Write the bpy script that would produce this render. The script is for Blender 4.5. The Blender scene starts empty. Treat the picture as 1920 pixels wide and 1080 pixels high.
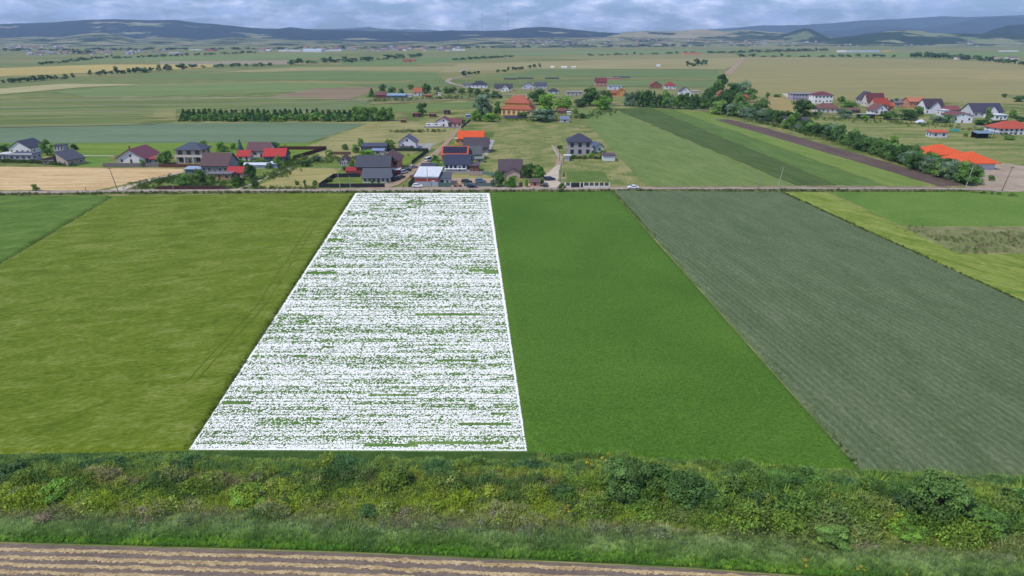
import bpy, bmesh, math, random
import numpy as np
from mathutils import Vector, Matrix
random.seed(7)
R = math.radians
C = bpy.data.collections.new('place'); bpy.context.scene.collection.children.link(C)
S = bpy.context.scene

# ------------------------------------------------------------------ camera, world, sun, exposure
PITCH = R(20.07); CAMH = 56.0; F = 1280.0
cam = bpy.data.cameras.new('camera'); cam.lens = 24; cam.sensor_width = 36
cam.clip_start = 0.5; cam.clip_end = 120000
co = bpy.data.objects.new('camera', cam); S.collection.objects.link(co)
co.location = (0, 0, CAMH); co.rotation_euler = (math.pi/2 - PITCH, 0, 0)
S.camera = co

SUN = Vector((-0.62, -0.42, 1.12)).normalized()      # direction towards the sun
W = bpy.data.worlds.new('World'); S.world = W; W.use_nodes = True
nt = W.node_tree; nt.nodes.clear()
def N(nt, t, **k):
    n = nt.nodes.new(t)
    for a, b in k.items(): setattr(n, a, b)
    return n
sky = N(nt, 'ShaderNodeTexSky', sky_type='NISHITA', sun_disc=False)
sky.sun_elevation = math.asin(SUN.z); sky.sun_rotation = math.atan2(SUN.x, SUN.y)
sky.altitude = 400; sky.air_density = 1.0; sky.dust_density = 1.0; sky.ozone_density = 1.5
tc = N(nt, 'ShaderNodeTexCoord')
mp = N(nt, 'ShaderNodeMapping'); mp.inputs['Scale'].default_value = (1, 1, 3.3)
no = N(nt, 'ShaderNodeTexNoise'); no.inputs['Scale'].default_value = 16; no.inputs['Detail'].default_value = 9; no.inputs['Roughness'].default_value = 0.6
no.inputs['Distortion'].default_value = 0.1
cr = N(nt, 'ShaderNodeValToRGB'); cr.color_ramp.elements[0].position = 0.42; cr.color_ramp.elements[1].position = 0.66
no2 = N(nt, 'ShaderNodeTexNoise'); no2.inputs['Scale'].default_value = 26; no2.inputs['Detail'].default_value = 8; no2.inputs['Roughness'].default_value = 0.62
cr2 = N(nt, 'ShaderNodeValToRGB')
cr2.color_ramp.elements[0].position = 0.40; cr2.color_ramp.elements[0].color = (5.4, 6.8, 10.6, 1)
cr2.color_ramp.elements[1].position = 0.66; cr2.color_ramp.elements[1].color = (11.6, 12.0, 14.6, 1)
mx = N(nt, 'ShaderNodeMixRGB')
tint = N(nt, 'ShaderNodeMixRGB', blend_type='MULTIPLY'); tint.inputs[0].default_value = 1; tint.inputs[2].default_value = (0.62, 0.80, 1.15, 1)
bg = N(nt, 'ShaderNodeBackground'); bg.inputs[1].default_value = 0.122
ow = N(nt, 'ShaderNodeOutputWorld')
L = nt.links.new
L(tc.outputs['Generated'], mp.inputs[0]); L(mp.outputs[0], no.inputs['Vector']); L(mp.outputs[0], no2.inputs['Vector'])
L(no.outputs[0], cr.inputs[0]); L(no2.outputs[0], cr2.inputs[0])
L(sky.outputs[0], tint.inputs[1])
L(cr.outputs[0], mx.inputs[0]); L(tint.outputs[0], mx.inputs[1]); L(cr2.outputs[0], mx.inputs[2])
L(mx.outputs[0], bg.inputs[0]); L(bg.outputs[0], ow.inputs[0])

sl = bpy.data.lights.new('sun', 'SUN'); sl.energy = 3.45; sl.angle = R(0.6); sl.color = (1, 0.945, 0.855)
so = bpy.data.objects.new('sun', sl); S.collection.objects.link(so)
so.rotation_euler = SUN.to_track_quat('Z', 'Y').to_euler()
S.view_settings.view_transform = 'Standard'; S.view_settings.look = 'None'
S.view_settings.gamma = 1; S.view_settings.use_curve_mapping = False
S.view_settings.exposure = 0.0
HAZE_DENSITY = 5.8e-5

# ------------------------------------------------------------------ geometry of the view
SP, CP = math.sin(PITCH), math.cos(PITCH)
def at(px, py, z=0.0):
    """photo pixel (1920 wide) -> point on the horizontal plane z"""
    dx = (px-960)/F; dy = (540-py)/F
    d = Vector((dx, CP+dy*SP, -SP+dy*CP))
    t = (z-CAMH)/d.z
    return Vector((d.x*t, d.y*t, z))
def depth(py):
    p = at(960, py); return p.y*CP + CAMH*SP
def sc(py): return F/depth(py)                       # photo pixels per metre at ground row py
def up_at(py, Y):                                    # height seen in row py at distance Y
    return CAMH + Y*math.tan(math.atan((540-py)/F)-PITCH)
def x_at(px, Y, z):
    return (px-960)/F*(Y*CP+(CAMH-z)*SP)
def lin(h, k=1.0):
    h = h.lstrip('#'); c = [int(h[i:i+2], 16)/255 for i in (0, 2, 4)]
    return tuple(min(0.95, k*(v/12.92 if v <= .04045 else ((v+.055)/1.055)**2.4)) for v in c)+(1,)
rng = np.random.default_rng(3)
_tab = rng.random((256, 256))
def vnoise(x, y):
    x = np.asarray(x, float); y = np.asarray(y, float)
    xi = np.floor(x).astype(int); yi = np.floor(y).astype(int); fx = x-xi; fy = y-yi
    fx = fx*fx*(3-2*fx); fy = fy*fy*(3-2*fy)
    g = lambda a, b: _tab[a & 255, b & 255]
    return (g(xi, yi)*(1-fx)+g(xi+1, yi)*fx)*(1-fy)+(g(xi, yi+1)*(1-fx)+g(xi+1, yi+1)*fx)*fy
def fbm(x, y, o=4):
    s = 0; a = .5; t = 0
    for i in range(o):
        s = s+a*vnoise(x*2**i+17*i, y*2**i+31*i); t += a; a *= .5
    return s/t

# ------------------------------------------------------------------ materials
MC = {}
def base_mat(name):
    m = bpy.data.materials.new(name); m.use_nodes = True
    return m, m.node_tree, m.node_tree.nodes['Principled BSDF']
def mat(col, rough=0.7, var=0.12, scale=1.5, metal=0, name=None, bump=0.0):
    key = (col if isinstance(col, str) else tuple(col), rough, var, scale, metal, bump)
    if key in MC: return MC[key]
    m, t, b = base_mat(name or 'paint')
    c = lin(col, .86) if isinstance(col, str) else col
    n = N(t, 'ShaderNodeTexNoise'); n.inputs['Scale'].default_value = scale; n.inputs['Detail'].default_value = 5
    g = N(t, 'ShaderNodeTexCoord'); t.links.new(g.outputs['Object'], n.inputs['Vector'])
    r = N(t, 'ShaderNodeValToRGB'); r.color_ramp.elements[0].position = .3; r.color_ramp.elements[1].position = .7
    r.color_ramp.elements[0].color = tuple(v*(1-var) for v in c[:3])+(1,)
    r.color_ramp.elements[1].color = tuple(min(.95, v*(1+var)) for v in c[:3])+(1,)
    t.links.new(n.outputs[0], r.inputs[0]); t.links.new(r.outputs[0], b.inputs['Base Color'])
    b.inputs['Roughness'].default_value = rough; b.inputs['Metallic'].default_value = metal
    if bump:
        bu = N(t, 'ShaderNodeBump'); bu.inputs['Distance'].default_value = bump; t.links.new(n.outputs[0], bu.inputs['Height']); t.links.new(bu.outputs[0], b.inputs['Normal'])
    MC[key] = m; return m
def glass_mat():
    if 'glass' in MC: return MC['glass']
    m, t, b = base_mat('window_glass'); b.inputs['Base Color'].default_value = (.03, .04, .055, 1)
    b.inputs['Roughness'].default_value = .12; MC['glass'] = m; return m
def fmat(name, cols, patch=30, grain=1.2, stretch=(1, 1), rot=0.0, bump=.15, rows=None, k=.75, dist=0.6, gmix=.5, con=.14):
    """field material: three natural colours, patches, streaks, grain; optional rows=(spacing, angle, strength)"""
    m, t, b = base_mat(name); lk = t.links.new
    g = N(t, 'ShaderNodeTexCoord')
    mp = N(t, 'ShaderNodeMapping'); mp.inputs['Rotation'].default_value = (0, 0, -rot)
    m2 = N(t, 'ShaderNodeMapping'); m2.inputs['Scale'].default_value = (stretch[0], stretch[1], 1)
    lk(g.outputs['Object'], mp.inputs[0]); lk(mp.outputs[0], m2.inputs[0])
    n1 = N(t, 'ShaderNodeTexNoise'); n1.inputs['Scale'].default_value = 1/patch; n1.inputs['Detail'].default_value = 6; n1.inputs['Roughness'].default_value = .62; n1.inputs['Distortion'].default_value = dist
    n2 = N(t, 'ShaderNodeTexNoise'); n2.inputs['Scale'].default_value = 1/grain; n2.inputs['Detail'].default_value = 4; n2.inputs['Roughness'].default_value = .7
    lk(m2.outputs[0], n1.inputs['Vector']); lk(m2.outputs[0], n2.inputs['Vector'])
    ad = N(t, 'ShaderNodeMixRGB'); ad.inputs[0].default_value = gmix
    lk(n1.outputs[0], ad.inputs[1]); lk(n2.outputs[0], ad.inputs[2])
    src = ad.outputs[0]
    if rows:
        w = N(t, 'ShaderNodeTexWave', wave_type='BANDS', bands_direction='X', wave_profile='SIN')
        w.inputs['Scale'].default_value = 1/rows[0]*0.314; w.inputs['Distortion'].default_value = 1.2; w.inputs['Detail'].default_value = 3; w.inputs['Detail Scale'].default_value = 1.5
        m3 = N(t, 'ShaderNodeMapping'); m3.inputs['Rotation'].default_value = (0, 0, -rows[1]); lk(g.outputs['Object'], m3.inputs[0]); lk(m3.outputs[0], w.inputs['Vector'])
        a2 = N(t, 'ShaderNodeMixRGB'); a2.inputs[0].default_value = rows[2]; lk(src, a2.inputs[1]); lk(w.outputs[0], a2.inputs[2]); src = a2.outputs[0]
    r = N(t, 'ShaderNodeValToRGB'); e = r.color_ramp.elements
    e[0].position = .5-con; e[1].position = .5+con; em = e.new(.5)
    e[0].color = lin(cols[0], k); e[1].color = lin(cols[1], k); e[2].color = lin(cols[2], k)
    lk(src, r.inputs[0]); lk(r.outputs[0], b.inputs['Base Color'])
    b.inputs['Roughness'].default_value = .9; b.inputs['Specular IOR Level'].default_value = .15
    if bump:
        bu = N(t, 'ShaderNodeBump'); bu.inputs['Distance'].default_value = bump; bu.inputs['Strength'].default_value = 1
        lk(src, bu.inputs['Height']); lk(bu.outputs[0], b.inputs['Normal'])
    return m
def leaf_mat(name, cols, inst=False, trans=.3):
    """foliage: colour varies by leaf clump (face attribute), by tree (object random) or by instance attribute"""
    m, t, b = base_mat(name); lk = t.links.new
    b.inputs['Roughness'].default_value = .65; b.inputs['Specular IOR Level'].default_value = .25
    if inst:
        a = N(t, 'ShaderNodeAttribute', attribute_type='INSTANCER', attribute_name='tone')
        src = a.outputs['Color']
    else:
        oi = N(t, 'ShaderNodeObjectInfo'); r = N(t, 'ShaderNodeValToRGB'); e = r.color_ramp.elements
        e[0].color = lin(cols[0], 1.3); e[1].color = lin(cols[-1], 1.3)
        for i, c in enumerate(cols[1:-1]):
            el = e.new((i+1)/(len(cols)-1)); el.color = lin(c, 1.3)
        lk(oi.outputs['Random'], r.inputs[0]); src = r.outputs[0]
    a2 = N(t, 'ShaderNodeAttribute', attribute_name='clump')
    mu = N(t, 'ShaderNodeMixRGB', blend_type='MULTIPLY'); mu.inputs[0].default_value = 1
    lk(src, mu.inputs[1]); lk(a2.outputs['Color'], mu.inputs[2])
    lk(mu.outputs[0], b.inputs['Base Color'])
    tr = N(t, 'ShaderNodeBsdfTranslucent'); ms = N(t, 'ShaderNodeMixShader'); ms.inputs[0].default_value = trans
    lk(mu.outputs[0], tr.inputs[0]); lk(b.outputs[0], ms.inputs[1]); lk(tr.outputs[0], ms.inputs[2])
    lk(ms.outputs[0], t.nodes['Material Output'].inputs['Surface'])
    return m

# ------------------------------------------------------------------ object helpers
def mesh(name, verts, faces, mats=None, fm=None, smooth=False):
    me = bpy.data.meshes.new(name); me.from_pydata([tuple(v) for v in verts], [], [tuple(f) for f in faces])
    for m in (mats or []): me.materials.append(m)
    if fm is not None: me.polygons.foreach_set('material_index', fm)
    if smooth: me.polygons.foreach_set('use_smooth', [True]*len(me.polygons))
    me.update(); return me
def link(name, data, parent=None, loc=(0, 0, 0), rz=0.0, **props):
    o = bpy.data.objects.new(name, data); C.objects.link(o)
    o.location = loc; o.rotation_euler = (0, 0, rz)
    if parent: o.parent = parent
    for k, v in props.items():
        if v: o[k] = v
    return o
def thing(name, label, cat, loc=(0, 0, 0), rz=0.0, group=None):
    return link(name, None, None, loc, rz, label=label, category=cat, group=group)
def ordinal(n):
    a = ['', 'first', 'second', 'third', 'fourth', 'fifth', 'sixth', 'seventh', 'eighth', 'ninth', 'tenth', 'eleventh', 'twelfth', 'thirteenth', 'fourteenth', 'fifteenth', 'sixteenth', 'seventeenth', 'eighteenth', 'nineteenth']
    tens = {2: 'twent', 3: 'thirt', 4: 'fort', 5: 'fift', 6: 'sixt', 7: 'sevent', 8: 'eight', 9: 'ninet'}
    if n < 20: return a[n]
    if n >= 100: return 'hundred and '+ordinal(n-100) if n > 100 else 'hundredth'
    return tens[n//10]+('ieth' if n % 10 == 0 else 'y-'+a[n % 10])
class MB:
    def __init__(s): s.v = []; s.f = []
    def add(s, vs, fs):
        k = len(s.v); s.v += [tuple(v) for v in vs]; s.f += [tuple(i+k for i in f) for f in fs]; return s
    def box(s, x0, x1, y0, y1, z0, z1):
        return s.add([(x0, y0, z0), (x1, y0, z0), (x1, y1, z0), (x0, y1, z0), (x0, y0, z1), (x1, y0, z1), (x1, y1, z1), (x0, y1, z1)],
                     [(0, 3, 2, 1), (4, 5, 6, 7), (0, 1, 5, 4), (1, 2, 6, 5), (2, 3, 7, 6), (3, 0, 4, 7)])
    def tube(s, p, q, r0, r1=None, n=6):
        r1 = r0 if r1 is None else r1; p = Vector(p); q = Vector(q); d = (q-p).normalized()
        a = d.orthogonal().normalized(); b = d.cross(a); vs = []
        for c, r in ((p, r0), (q, r1)):
            for i in range(n):
                t = 2*math.pi*i/n; vs.append(c+(a*math.cos(t)+b*math.sin(t))*r)
        return s.add(vs, [(i, (i+1) % n, n+(i+1) % n, n+i) for i in range(n)]+[tuple(range(n))[::-1], tuple(range(n, 2*n))])
    def thick(s, vs, fs, t):
        """a sheet made t thick downwards, closed round its rim"""
        n = len(vs); e = {}
        for f in fs:
            for i in range(len(f)):
                a, b = f[i], f[(i+1) % len(f)]; e[(a, b)] = 1
        rim = [(a, b) for (a, b) in e if (b, a) not in e]
        V = list(vs)+[(v[0], v[1], v[2]-t) for v in vs]
        return s.add(V, list(fs)+[tuple(i+n for i in f[::-1]) for f in fs]+[(b, a, a+n, b+n) for a, b in rim])
    def mesh(s, name, m, smooth=False): return mesh(name, s.v, s.f, [m] if m else None, smooth=smooth)
def flat(name, pts, m, z, z_px=True, kind='structure'):
    vs = [(at(*p).x, at(*p).y, z) if z_px else (p[0], p[1], z) for p in pts]
    me = mesh(name, vs, [tuple(range(len(vs)))], [m])
    bm = bmesh.new(); bm.from_mesh(me); bmesh.ops.triangulate(bm, faces=bm.faces)
    for f in bm.faces:
        if f.normal.z < 0: f.normal_flip()
    bm.to_mesh(me); bm.free()
    return link(name, me, kind=kind)
def strip(name, pts, width, m, z, edge=.3, step=6, kind='structure', h=0.0):
    """a road or track along photo points, width in metres (or per point), ragged edges"""
    P = [at(p[0], p[1]) for p in pts]; Wd = width if isinstance(width, (list, tuple)) else [width]*len(P)
    C2 = []
    for i in range(len(P)-1):
        n = max(1, int((P[i+1]-P[i]).length/step))
        for j in range(n): C2.append((P[i].lerp(P[i+1], j/n), Wd[i]+(Wd[i+1]-Wd[i])*j/n))
    C2.append((P[-1], Wd[-1])); vs = []
    for i, (p, w) in enumerate(C2):
        a = C2[max(0, i-1)][0]; b = C2[min(len(C2)-1, i+1)][0]; d = (b-a).normalized(); nrm = Vector((-d.y, d.x, 0))
        l = p+nrm*(w/2+random.uniform(-edge, edge)); r = p-nrm*(w/2+random.uniform(-edge, edge))
        vs += [(l.x, l.y, z), (p.x, p.y, z+h), (r.x, r.y, z)]
    fs = []
    for i in range(len(C2)-1):
        k = 3*i; fs += [(k, k+1, k+4, k+3), (k+1, k+2, k+5, k+4)]
    me = mesh(name, vs, fs, [m]); bm = bmesh.new(); bm.from_mesh(me)
    for f in bm.faces:
        if f.normal.z < 0: f.normal_flip()
    bm.to_mesh(me); bm.free()
    return link(name, me, kind=kind)

# ================================================================== THE GROUND
gm, t, b = base_mat('grassland'); lk = t.links.new
g = N(t, 'ShaderNodeTexCoord')
m1 = N(t, 'ShaderNodeMapping'); m1.inputs['Scale'].default_value = (.0013, .0042, 1); m1.inputs['Rotation'].default_value = (0, 0, R(7)); lk(g.outputs['Object'], m1.inputs[0])
vo = N(t, 'ShaderNodeTexVoronoi', feature='F1'); vo.inputs['Scale'].default_value = 1.6; vo.inputs['Randomness'].default_value = .9; lk(m1.outputs[0], vo.inputs['Vector'])
vr = N(t, 'ShaderNodeValToRGB'); vr.color_ramp.interpolation = 'CONSTANT'
cl = ['#858755', '#75804b', '#928b5e', '#687a45', '#8a895a', '#9a905f', '#778350']
vr.color_ramp.elements[0].color = lin(cl[0], .74); vr.color_ramp.elements[1].position = .15; vr.color_ramp.elements[1].color = lin(cl[1], .74)
for i, c in enumerate(cl[2:]):
    e = vr.color_ramp.elements.new(.3+.14*i); e.color = lin(c, .74)
sx = N(t, 'ShaderNodeSeparateColor'); lk(vo.outputs['Color'], sx.inputs[0]); lk(sx.outputs[0], vr.inputs[0])
n1 = N(t, 'ShaderNodeTexNoise'); n1.inputs['Scale'].default_value = 1/22; n1.inputs['Detail'].default_value = 9; n1.inputs['Roughness'].default_value = .68; lk(g.outputs['Object'], n1.inputs['Vector'])
nr = N(t, 'ShaderNodeValToRGB'); e = nr.color_ramp.elements; e[0].position = .41; e[0].color = lin('#5f7336', .72); e[1].position = .61; e[1].color = lin('#a09a64', .72); em = e.new(.5); em.color = lin('#7c8449', .72)
lk(n1.outputs[0], nr.inputs[0])
sxyz = N(t, 'ShaderNodeSeparateXYZ'); lk(g.outputs['Object'], sxyz.inputs[0])
mr = N(t, 'ShaderNodeMapRange'); mr.inputs['From Min'].default_value = 650; mr.inputs['From Max'].default_value = 800; lk(sxyz.outputs['Y'], mr.inputs[0])
ms = N(t, 'ShaderNodeMath', operation='MULTIPLY'); ms.inputs[1].default_value = .68; lk(mr.outputs[0], ms.inputs[0])
mi = N(t, 'ShaderNodeMixRGB'); lk(ms.outputs[0], mi.inputs[0]); lk(nr.outputs[0], mi.inputs[1]); lk(vr.outputs[0], mi.inputs[2])
lk(mi.outputs[0], b.inputs['Base Color']); b.inputs['Roughness'].default_value = .95; b.inputs['Specular IOR Level'].default_value = .1
bu = N(t, 'ShaderNodeBump'); bu.inputs['Distance'].default_value = .5; lk(n1.outputs[0], bu.inputs['Height']); lk(bu.outputs[0], b.inputs['Normal'])
GR = 20000
link('ground', mesh('ground', [(-GR, -2000, 0), (GR, -2000, 0), (GR, 20500, 0), (-GR, 20500, 0)], [(0, 1, 2, 3)], [gm]), kind='structure')

# ---- near fields: raised, uneven crop surfaces with real edges
def crop(name, quad, m, h=.5, amp=.18, cell=.6, gullies=None, lanes=()):
    A, B_, D, E = [at(*q) for q in quad]       # near left, near right, far right, far left
    L1 = max((B_-A).length, (D-E).length); L2 = max((E-A).length, (D-B_).length)
    nu, nv = int(L1/cell), int(L2/cell)
    u, v = np.meshgrid(np.linspace(0, 1, nu+1), np.linspace(0, 1, nv+1))
    a, b2, d, e = [np.array(q) for q in (A, B_, D, E)]
    P = (a*(1-u)[..., None]+b2*u[..., None])*(1-v)[..., None]+(e*(1-u)[..., None]+d*u[..., None])*v[..., None]
    x, y = P[..., 0], P[..., 1]
    z = h+amp*(fbm(x/9, y/9, 3)-.5)*2+amp*(fbm(x/1.7, y/1.7, 3)-.5)*1.6
    if gullies:
        ang, sp, dp = gullies; q = (x*math.cos(ang)+y*math.sin(ang))+1.2*fbm(x/14, y/14, 2)
        z = z-dp*np.clip(1-np.abs(((q/sp) % 1)-.5)*2*2.2, 0, 1)*vnoise(x/6, y/11)
    edge = np.minimum(np.minimum(u*L1, (1-u)*L1), np.minimum(v*L2, (1-v)*L2))
    wob = 1.1*fbm(x/2.1+5, y/2.1, 3)
    z = z*np.clip((edge-wob*.5)/.45, 0, 1)+.012
    P[..., 2] = z
    j, i = np.meshgrid(np.arange(nu), np.arange(nv)); k = (i*(nu+1)+j).ravel()
    F4 = np.stack([k, k+1, k+nu+2, k+nu+1], 1)
    me = bpy.data.meshes.new(name); V = P.reshape(-1, 3)
    me.vertices.add(len(V)); me.vertices.foreach_set('co', V.ravel())
    me.loops.add(F4.size); me.loops.foreach_set('vertex_index', F4.ravel())
    me.polygons.add(len(F4)); me.polygons.foreach_set('loop_start', np.arange(0, F4.size, 4)); me.polygons.foreach_set('loop_total', np.full(len(F4), 4))
    me.polygons.foreach_set('use_smooth', np.ones(len(F4), bool)); me.materials.append(m); me.update(); me.validate()
    return link(name, me, kind='structure')
barley = fmat('barley', ['#566b10', '#6f831c', '#8f9b4c'], patch=6, grain=.7, stretch=(.6, 1.3), rot=R(18), bump=.4, dist=1.0, gmix=.56, k=.68, con=.13)
alfalfa = fmat('alfalfa', ['#406719', '#537a22', '#698c34'], patch=40, grain=.45, stretch=(1, 1), bump=.3, gmix=.74, con=.12, k=.69)
wheat = fmat('wheat', ['#4b6039', '#62734d', '#7f8966'], patch=9, grain=.5, stretch=(2.0, .45), rot=R(8), bump=.25, rows=(1.5, R(8), .07), gmix=.72, con=.13, k=.72)
meadow = fmat('meadow', ['#5f7726', '#7d8e36', '#99a156'], patch=9, grain=.8, stretch=(1.6, .45), rot=R(28), bump=.3, k=.78, con=.11)
sward = fmat('sward', ['#557628', '#678734', '#788f40'], patch=30, grain=1.2, bump=.2, gmix=.5)
darkcrop = fmat('dark_crop', ['#48681f', '#5b7a2a', '#768d40'], patch=9, grain=1.0, stretch=(.5, 1.4), rot=R(15), bump=.4)
weedy = fmat('weedy_ground', ['#5d7034', '#7d8250', '#a09a72'], patch=7, grain=.8, bump=.3)
crop('barley_field', [(-602, 862), (352, 846), (664, 363), (214, 369)], barley, h=.6, amp=.17, cell=.6)
crop('alfalfa_field', [(990, 848), (1612, 882), (1147, 359.5), (919, 361)], alfalfa, h=.35, amp=.10, cell=.55)
crop('wheat_field', [(1616, 886), (2700, 925), (1463, 361), (1151, 359.5)], wheat, h=.6, amp=.14, cell=.6, gullies=(R(8), 3.1, .13))
crop('meadow_strip', [(2705, 926), (2760, 926), (1552, 361), (1467, 361)], meadow, h=.35, amp=.12, cell=.9, gullies=(R(10), 4, .2))
crop('meadow_field', [(2768, 928), (3700, 928), (2700, 477), (1790, 476)], meadow, h=.3, amp=.12, cell=1.2, gullies=(R(80), 6, .15))
crop('sward_field', [(1690, 424), (2600, 424), (2020, 359), (1558, 360.5)], sward, h=.22, amp=.05, cell=1.2)
flat('fallow_patch', [(1692, 425), (1790, 474), (1930, 474), (2500, 560), (2600, 425)], weedy, .02)
crop('corner_field', [(-1600, 866), (-610, 862), (210, 369), (-420, 369)], darkcrop, h=.55, amp=.26, cell=1.0)
flat('plot_ground', [(352, 846), (990, 848), (917, 361), (666, 362)], fmat('plot_grass', ['#4c7230', '#64873f', '#87a562'], patch=9, grain=.7, bump=.2), .02)

# ---- straw field in the foreground
soil = fmat('soil', ['#685b50', '#7d6f63', '#928477'], patch=6, grain=.35, stretch=(.4, 1.6), rot=R(-3), bump=.12, gmix=.6)
flat('soil_field', [(-900, 1010), (-300, 1016), (0, 1019), (640, 1037), (1280, 1066), (1500, 1082), (1900, 1110), (1900, 1500), (-900, 1500)], soil, .03)
grass_strip = fmat('verge_soil', ['#2e4a1a', '#3d5a22', '#56693a'], patch=4, grain=.6, bump=.2)
flat('weed_strip', [(-900, 1005), (-300, 1011), (0, 1016), (640, 1034), (1280, 1063), (1500, 1079), (1900, 1107), (2600, 1150), (3200, 900), (2600, 905), (1616, 885), (990, 847), (352, 845), (-602, 861), (-1100, 862)], grass_strip, .012)
straw = fmat('straw', ['#8c7856', '#b09a72', '#cbb891'], patch=1.2, grain=.18, stretch=(.5, 1.5), bump=.12, k=.9)
rows = [(-400, 1023, 1030, 1047, 1075, 'nearest the weedy strip'), (-400, 1037, 1045, 1062.5, 1092, 'second from the weedy strip'),
        (-400, 1049, 1057.5, 1077, 1110, 'third from the strip'), (-400, 1064, 1071.5, 1093, 1130, 'fourth from the weedy strip, in the bottom corner')]
for x0, ya, yb, yc, yd, lab in rows:
    Q = [at(x0, ya), at(0, yb), at(640, yc), at(1280, yd), at(1700, yd+26)]
    vs = []; fs = []; cx = []
    for i in range(4):
        n = int((Q[i+1]-Q[i]).length/.22)
        for j in range(n): cx.append(Q[i].lerp(Q[i+1], j/n))
    K = 7
    for i, p in enumerate(cx):
        wgt = .15+.26*float(fbm(p.x/1.3, p.y+ya, 3)); off = .4*(float(fbm(p.x/2.5, ya*1.0, 3))-.5)
        for k in range(K):
            s = (k/(K-1)-.5)*2
            hh = .16*(1-abs(s)**1.6)*(.6+.9*random.random())
            vs.append((p.x+random.uniform(-.07, .07), p.y+off+s*wgt*(1+random.uniform(-.5, .5)), .02+max(0, hh)))
    for i in range(len(cx)-1):
        for k in range(K-1): a = i*K+k; fs.append((a, a+K, a+K+1, a+1))
    me = mesh('straw_windrow', vs, fs, [straw])
    bm = bmesh.new(); bm.from_mesh(me)
    for f in bm.faces:
        if f.normal.z < 0: f.normal_flip()
    bm.to_mesh(me); bm.free()
    link('straw_windrow', me, label='long ridge of pale cut straw, '+lab, category='straw row', group='straw rows on the brown field')

# ---- fields beyond the road
ZC = [0.0]
def F1(name, cols, pts, z, **k): ZC[0] += .004; return flat(name, pts, fmat(name+'_soil', cols, **k), z+ZC[0])
F1('stubble_field', ['#a48658', '#c2a676', '#d8c39a'], [(-60, 312), (345, 316.5), (343, 321), (225, 347), (180, 357), (-60, 357)], .02, patch=9, grain=1, stretch=(.25, 2.2), rot=R(0), bump=.1, k=.88)
F1('grass_field', ['#566f24', '#6f8a2c', '#87983e'], [(-300, 268), (560, 268), (640, 262), (600, 290), (300, 291), (-300, 291)], .02, patch=20, grain=2, stretch=(.3, 1.8))
F1('lawn', ['#557426', '#688a30', '#7c9440'], [(70, 284), (205, 290), (205, 312), (95, 313), (150, 300)], .03, patch=8, grain=1)
F1('rye_field', ['#5f7652', '#6c8160', '#7b8c6c'], [(-420, 238), (310, 231), (560, 230), (686, 232), (640, 247), (575, 268), (-500, 268)], .03, patch=50, grain=3, stretch=(.3, 1.5))
F1('hay_meadow', ['#80834a', '#9a9560', '#aaa06a'], [(570, 276), (700, 228), (880, 232), (840, 262), (745, 300), (620, 300)], .012, patch=10, grain=1.2, stretch=(.5, 1.4), con=.075)
F1('garden', ['#556f2f', '#6d8137', '#889152'], [(240, 356), (345, 324), (470, 300), (640, 296), (700, 356)], .012, patch=6, grain=1)
F1('hay_patch', ['#8b8a49', '#a39a5f', '#b7ab72'], [(475, 352), (560, 315), (640, 316), (600, 352)], .03, patch=7, grain=1, stretch=(.5, 1.5), rot=R(20))
F1('lawn', ['#5d7626', '#75882f', '#8a9540'], [(748, 290), (800, 288), (770, 306), (748, 312)], .03, patch=6, grain=1)
F1('lawn', ['#577329', '#6b8530', '#80913e'], [(540, 284), (600, 283), (565, 296), (545, 297)], .03, patch=6, grain=1)
F1('pasture', ['#5f7434', '#80874a', '#a39a66'], [(905, 300), (935, 232), (1075, 232), (1215, 350), (1062, 350), (1030, 300), (960, 356), (905, 340)], .012, patch=11, grain=1.1, con=.075)
F1('weed_patch', ['#4b6628', '#5f7833', '#7d8650'], [(1062, 322), (1130, 320), (1145, 340), (1062, 342)], .03, patch=5, grain=1)
for nm, cols, pts in [
    ('oat_field', ['#61783b', '#718646', '#819152'], [(1078, 207), (1145, 203), (1495, 350.5), (1214, 351)]),
    ('bean_field', ['#435828', '#50662f', '#5f713a'], [(1149, 203), (1225, 204), (1578, 350), (1498, 350.5)]),
    ('maize_field', ['#4f6c2e', '#5e7a37', '#708742'], [(1227, 204), (1262, 206), (1665, 350), (1580, 350)]),
    ('clover_field', ['#638034', '#768c3e', '#89994c'], [(1264, 206), (1330, 212), (1395, 232), (1755, 350), (1668, 350)]),
    ('ploughed_field', ['#574840', '#66564e', '#766559'], [(1338, 224), (1366, 224), (1440, 241), (1812, 347), (1762, 350)])]:
    F1(nm, cols, pts, .03 if nm != 'strip_field' else .05, patch=10, grain=.9, stretch=(1.8, .4), rot=R(14), bump=.3, rows=(2.4, R(12), .10), con=.11)
F1('pasture', ['#5f7634', '#7f8849', '#a19a63'], [(1445, 240), (1420, 222), (1920, 215), (2400, 240), (2400, 330), (1815, 330)], .012, patch=13, grain=1.3, stretch=(.35, 1.6), con=.07)
F1('gravel_yard', ['#8f7f6b', '#a89782', '#bdae9b'], [(1810, 352), (1835, 322), (1870, 306), (1925, 312), (2400, 330), (2500, 470), (1925, 368), (1880, 357)], .03, patch=9, grain=1.2, k=.8)
F1('mown_field', ['#8d8150', '#a1915c', '#b09e68'], [(1400, 188), (1478, 178), (1490, 212), (1440, 214)], .02, patch=18, grain=2)
F1('tan_pasture', ['#868250', '#97905c', '#a39a66'], [(1385, 115), (1405, 106), (1740, 112), (2100, 122), (2300, 190), (1935, 196), (1500, 186), (1372, 178), (1350, 150)], .06, patch=60, grain=6, stretch=(.25, 1.6), bump=.3)
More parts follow.
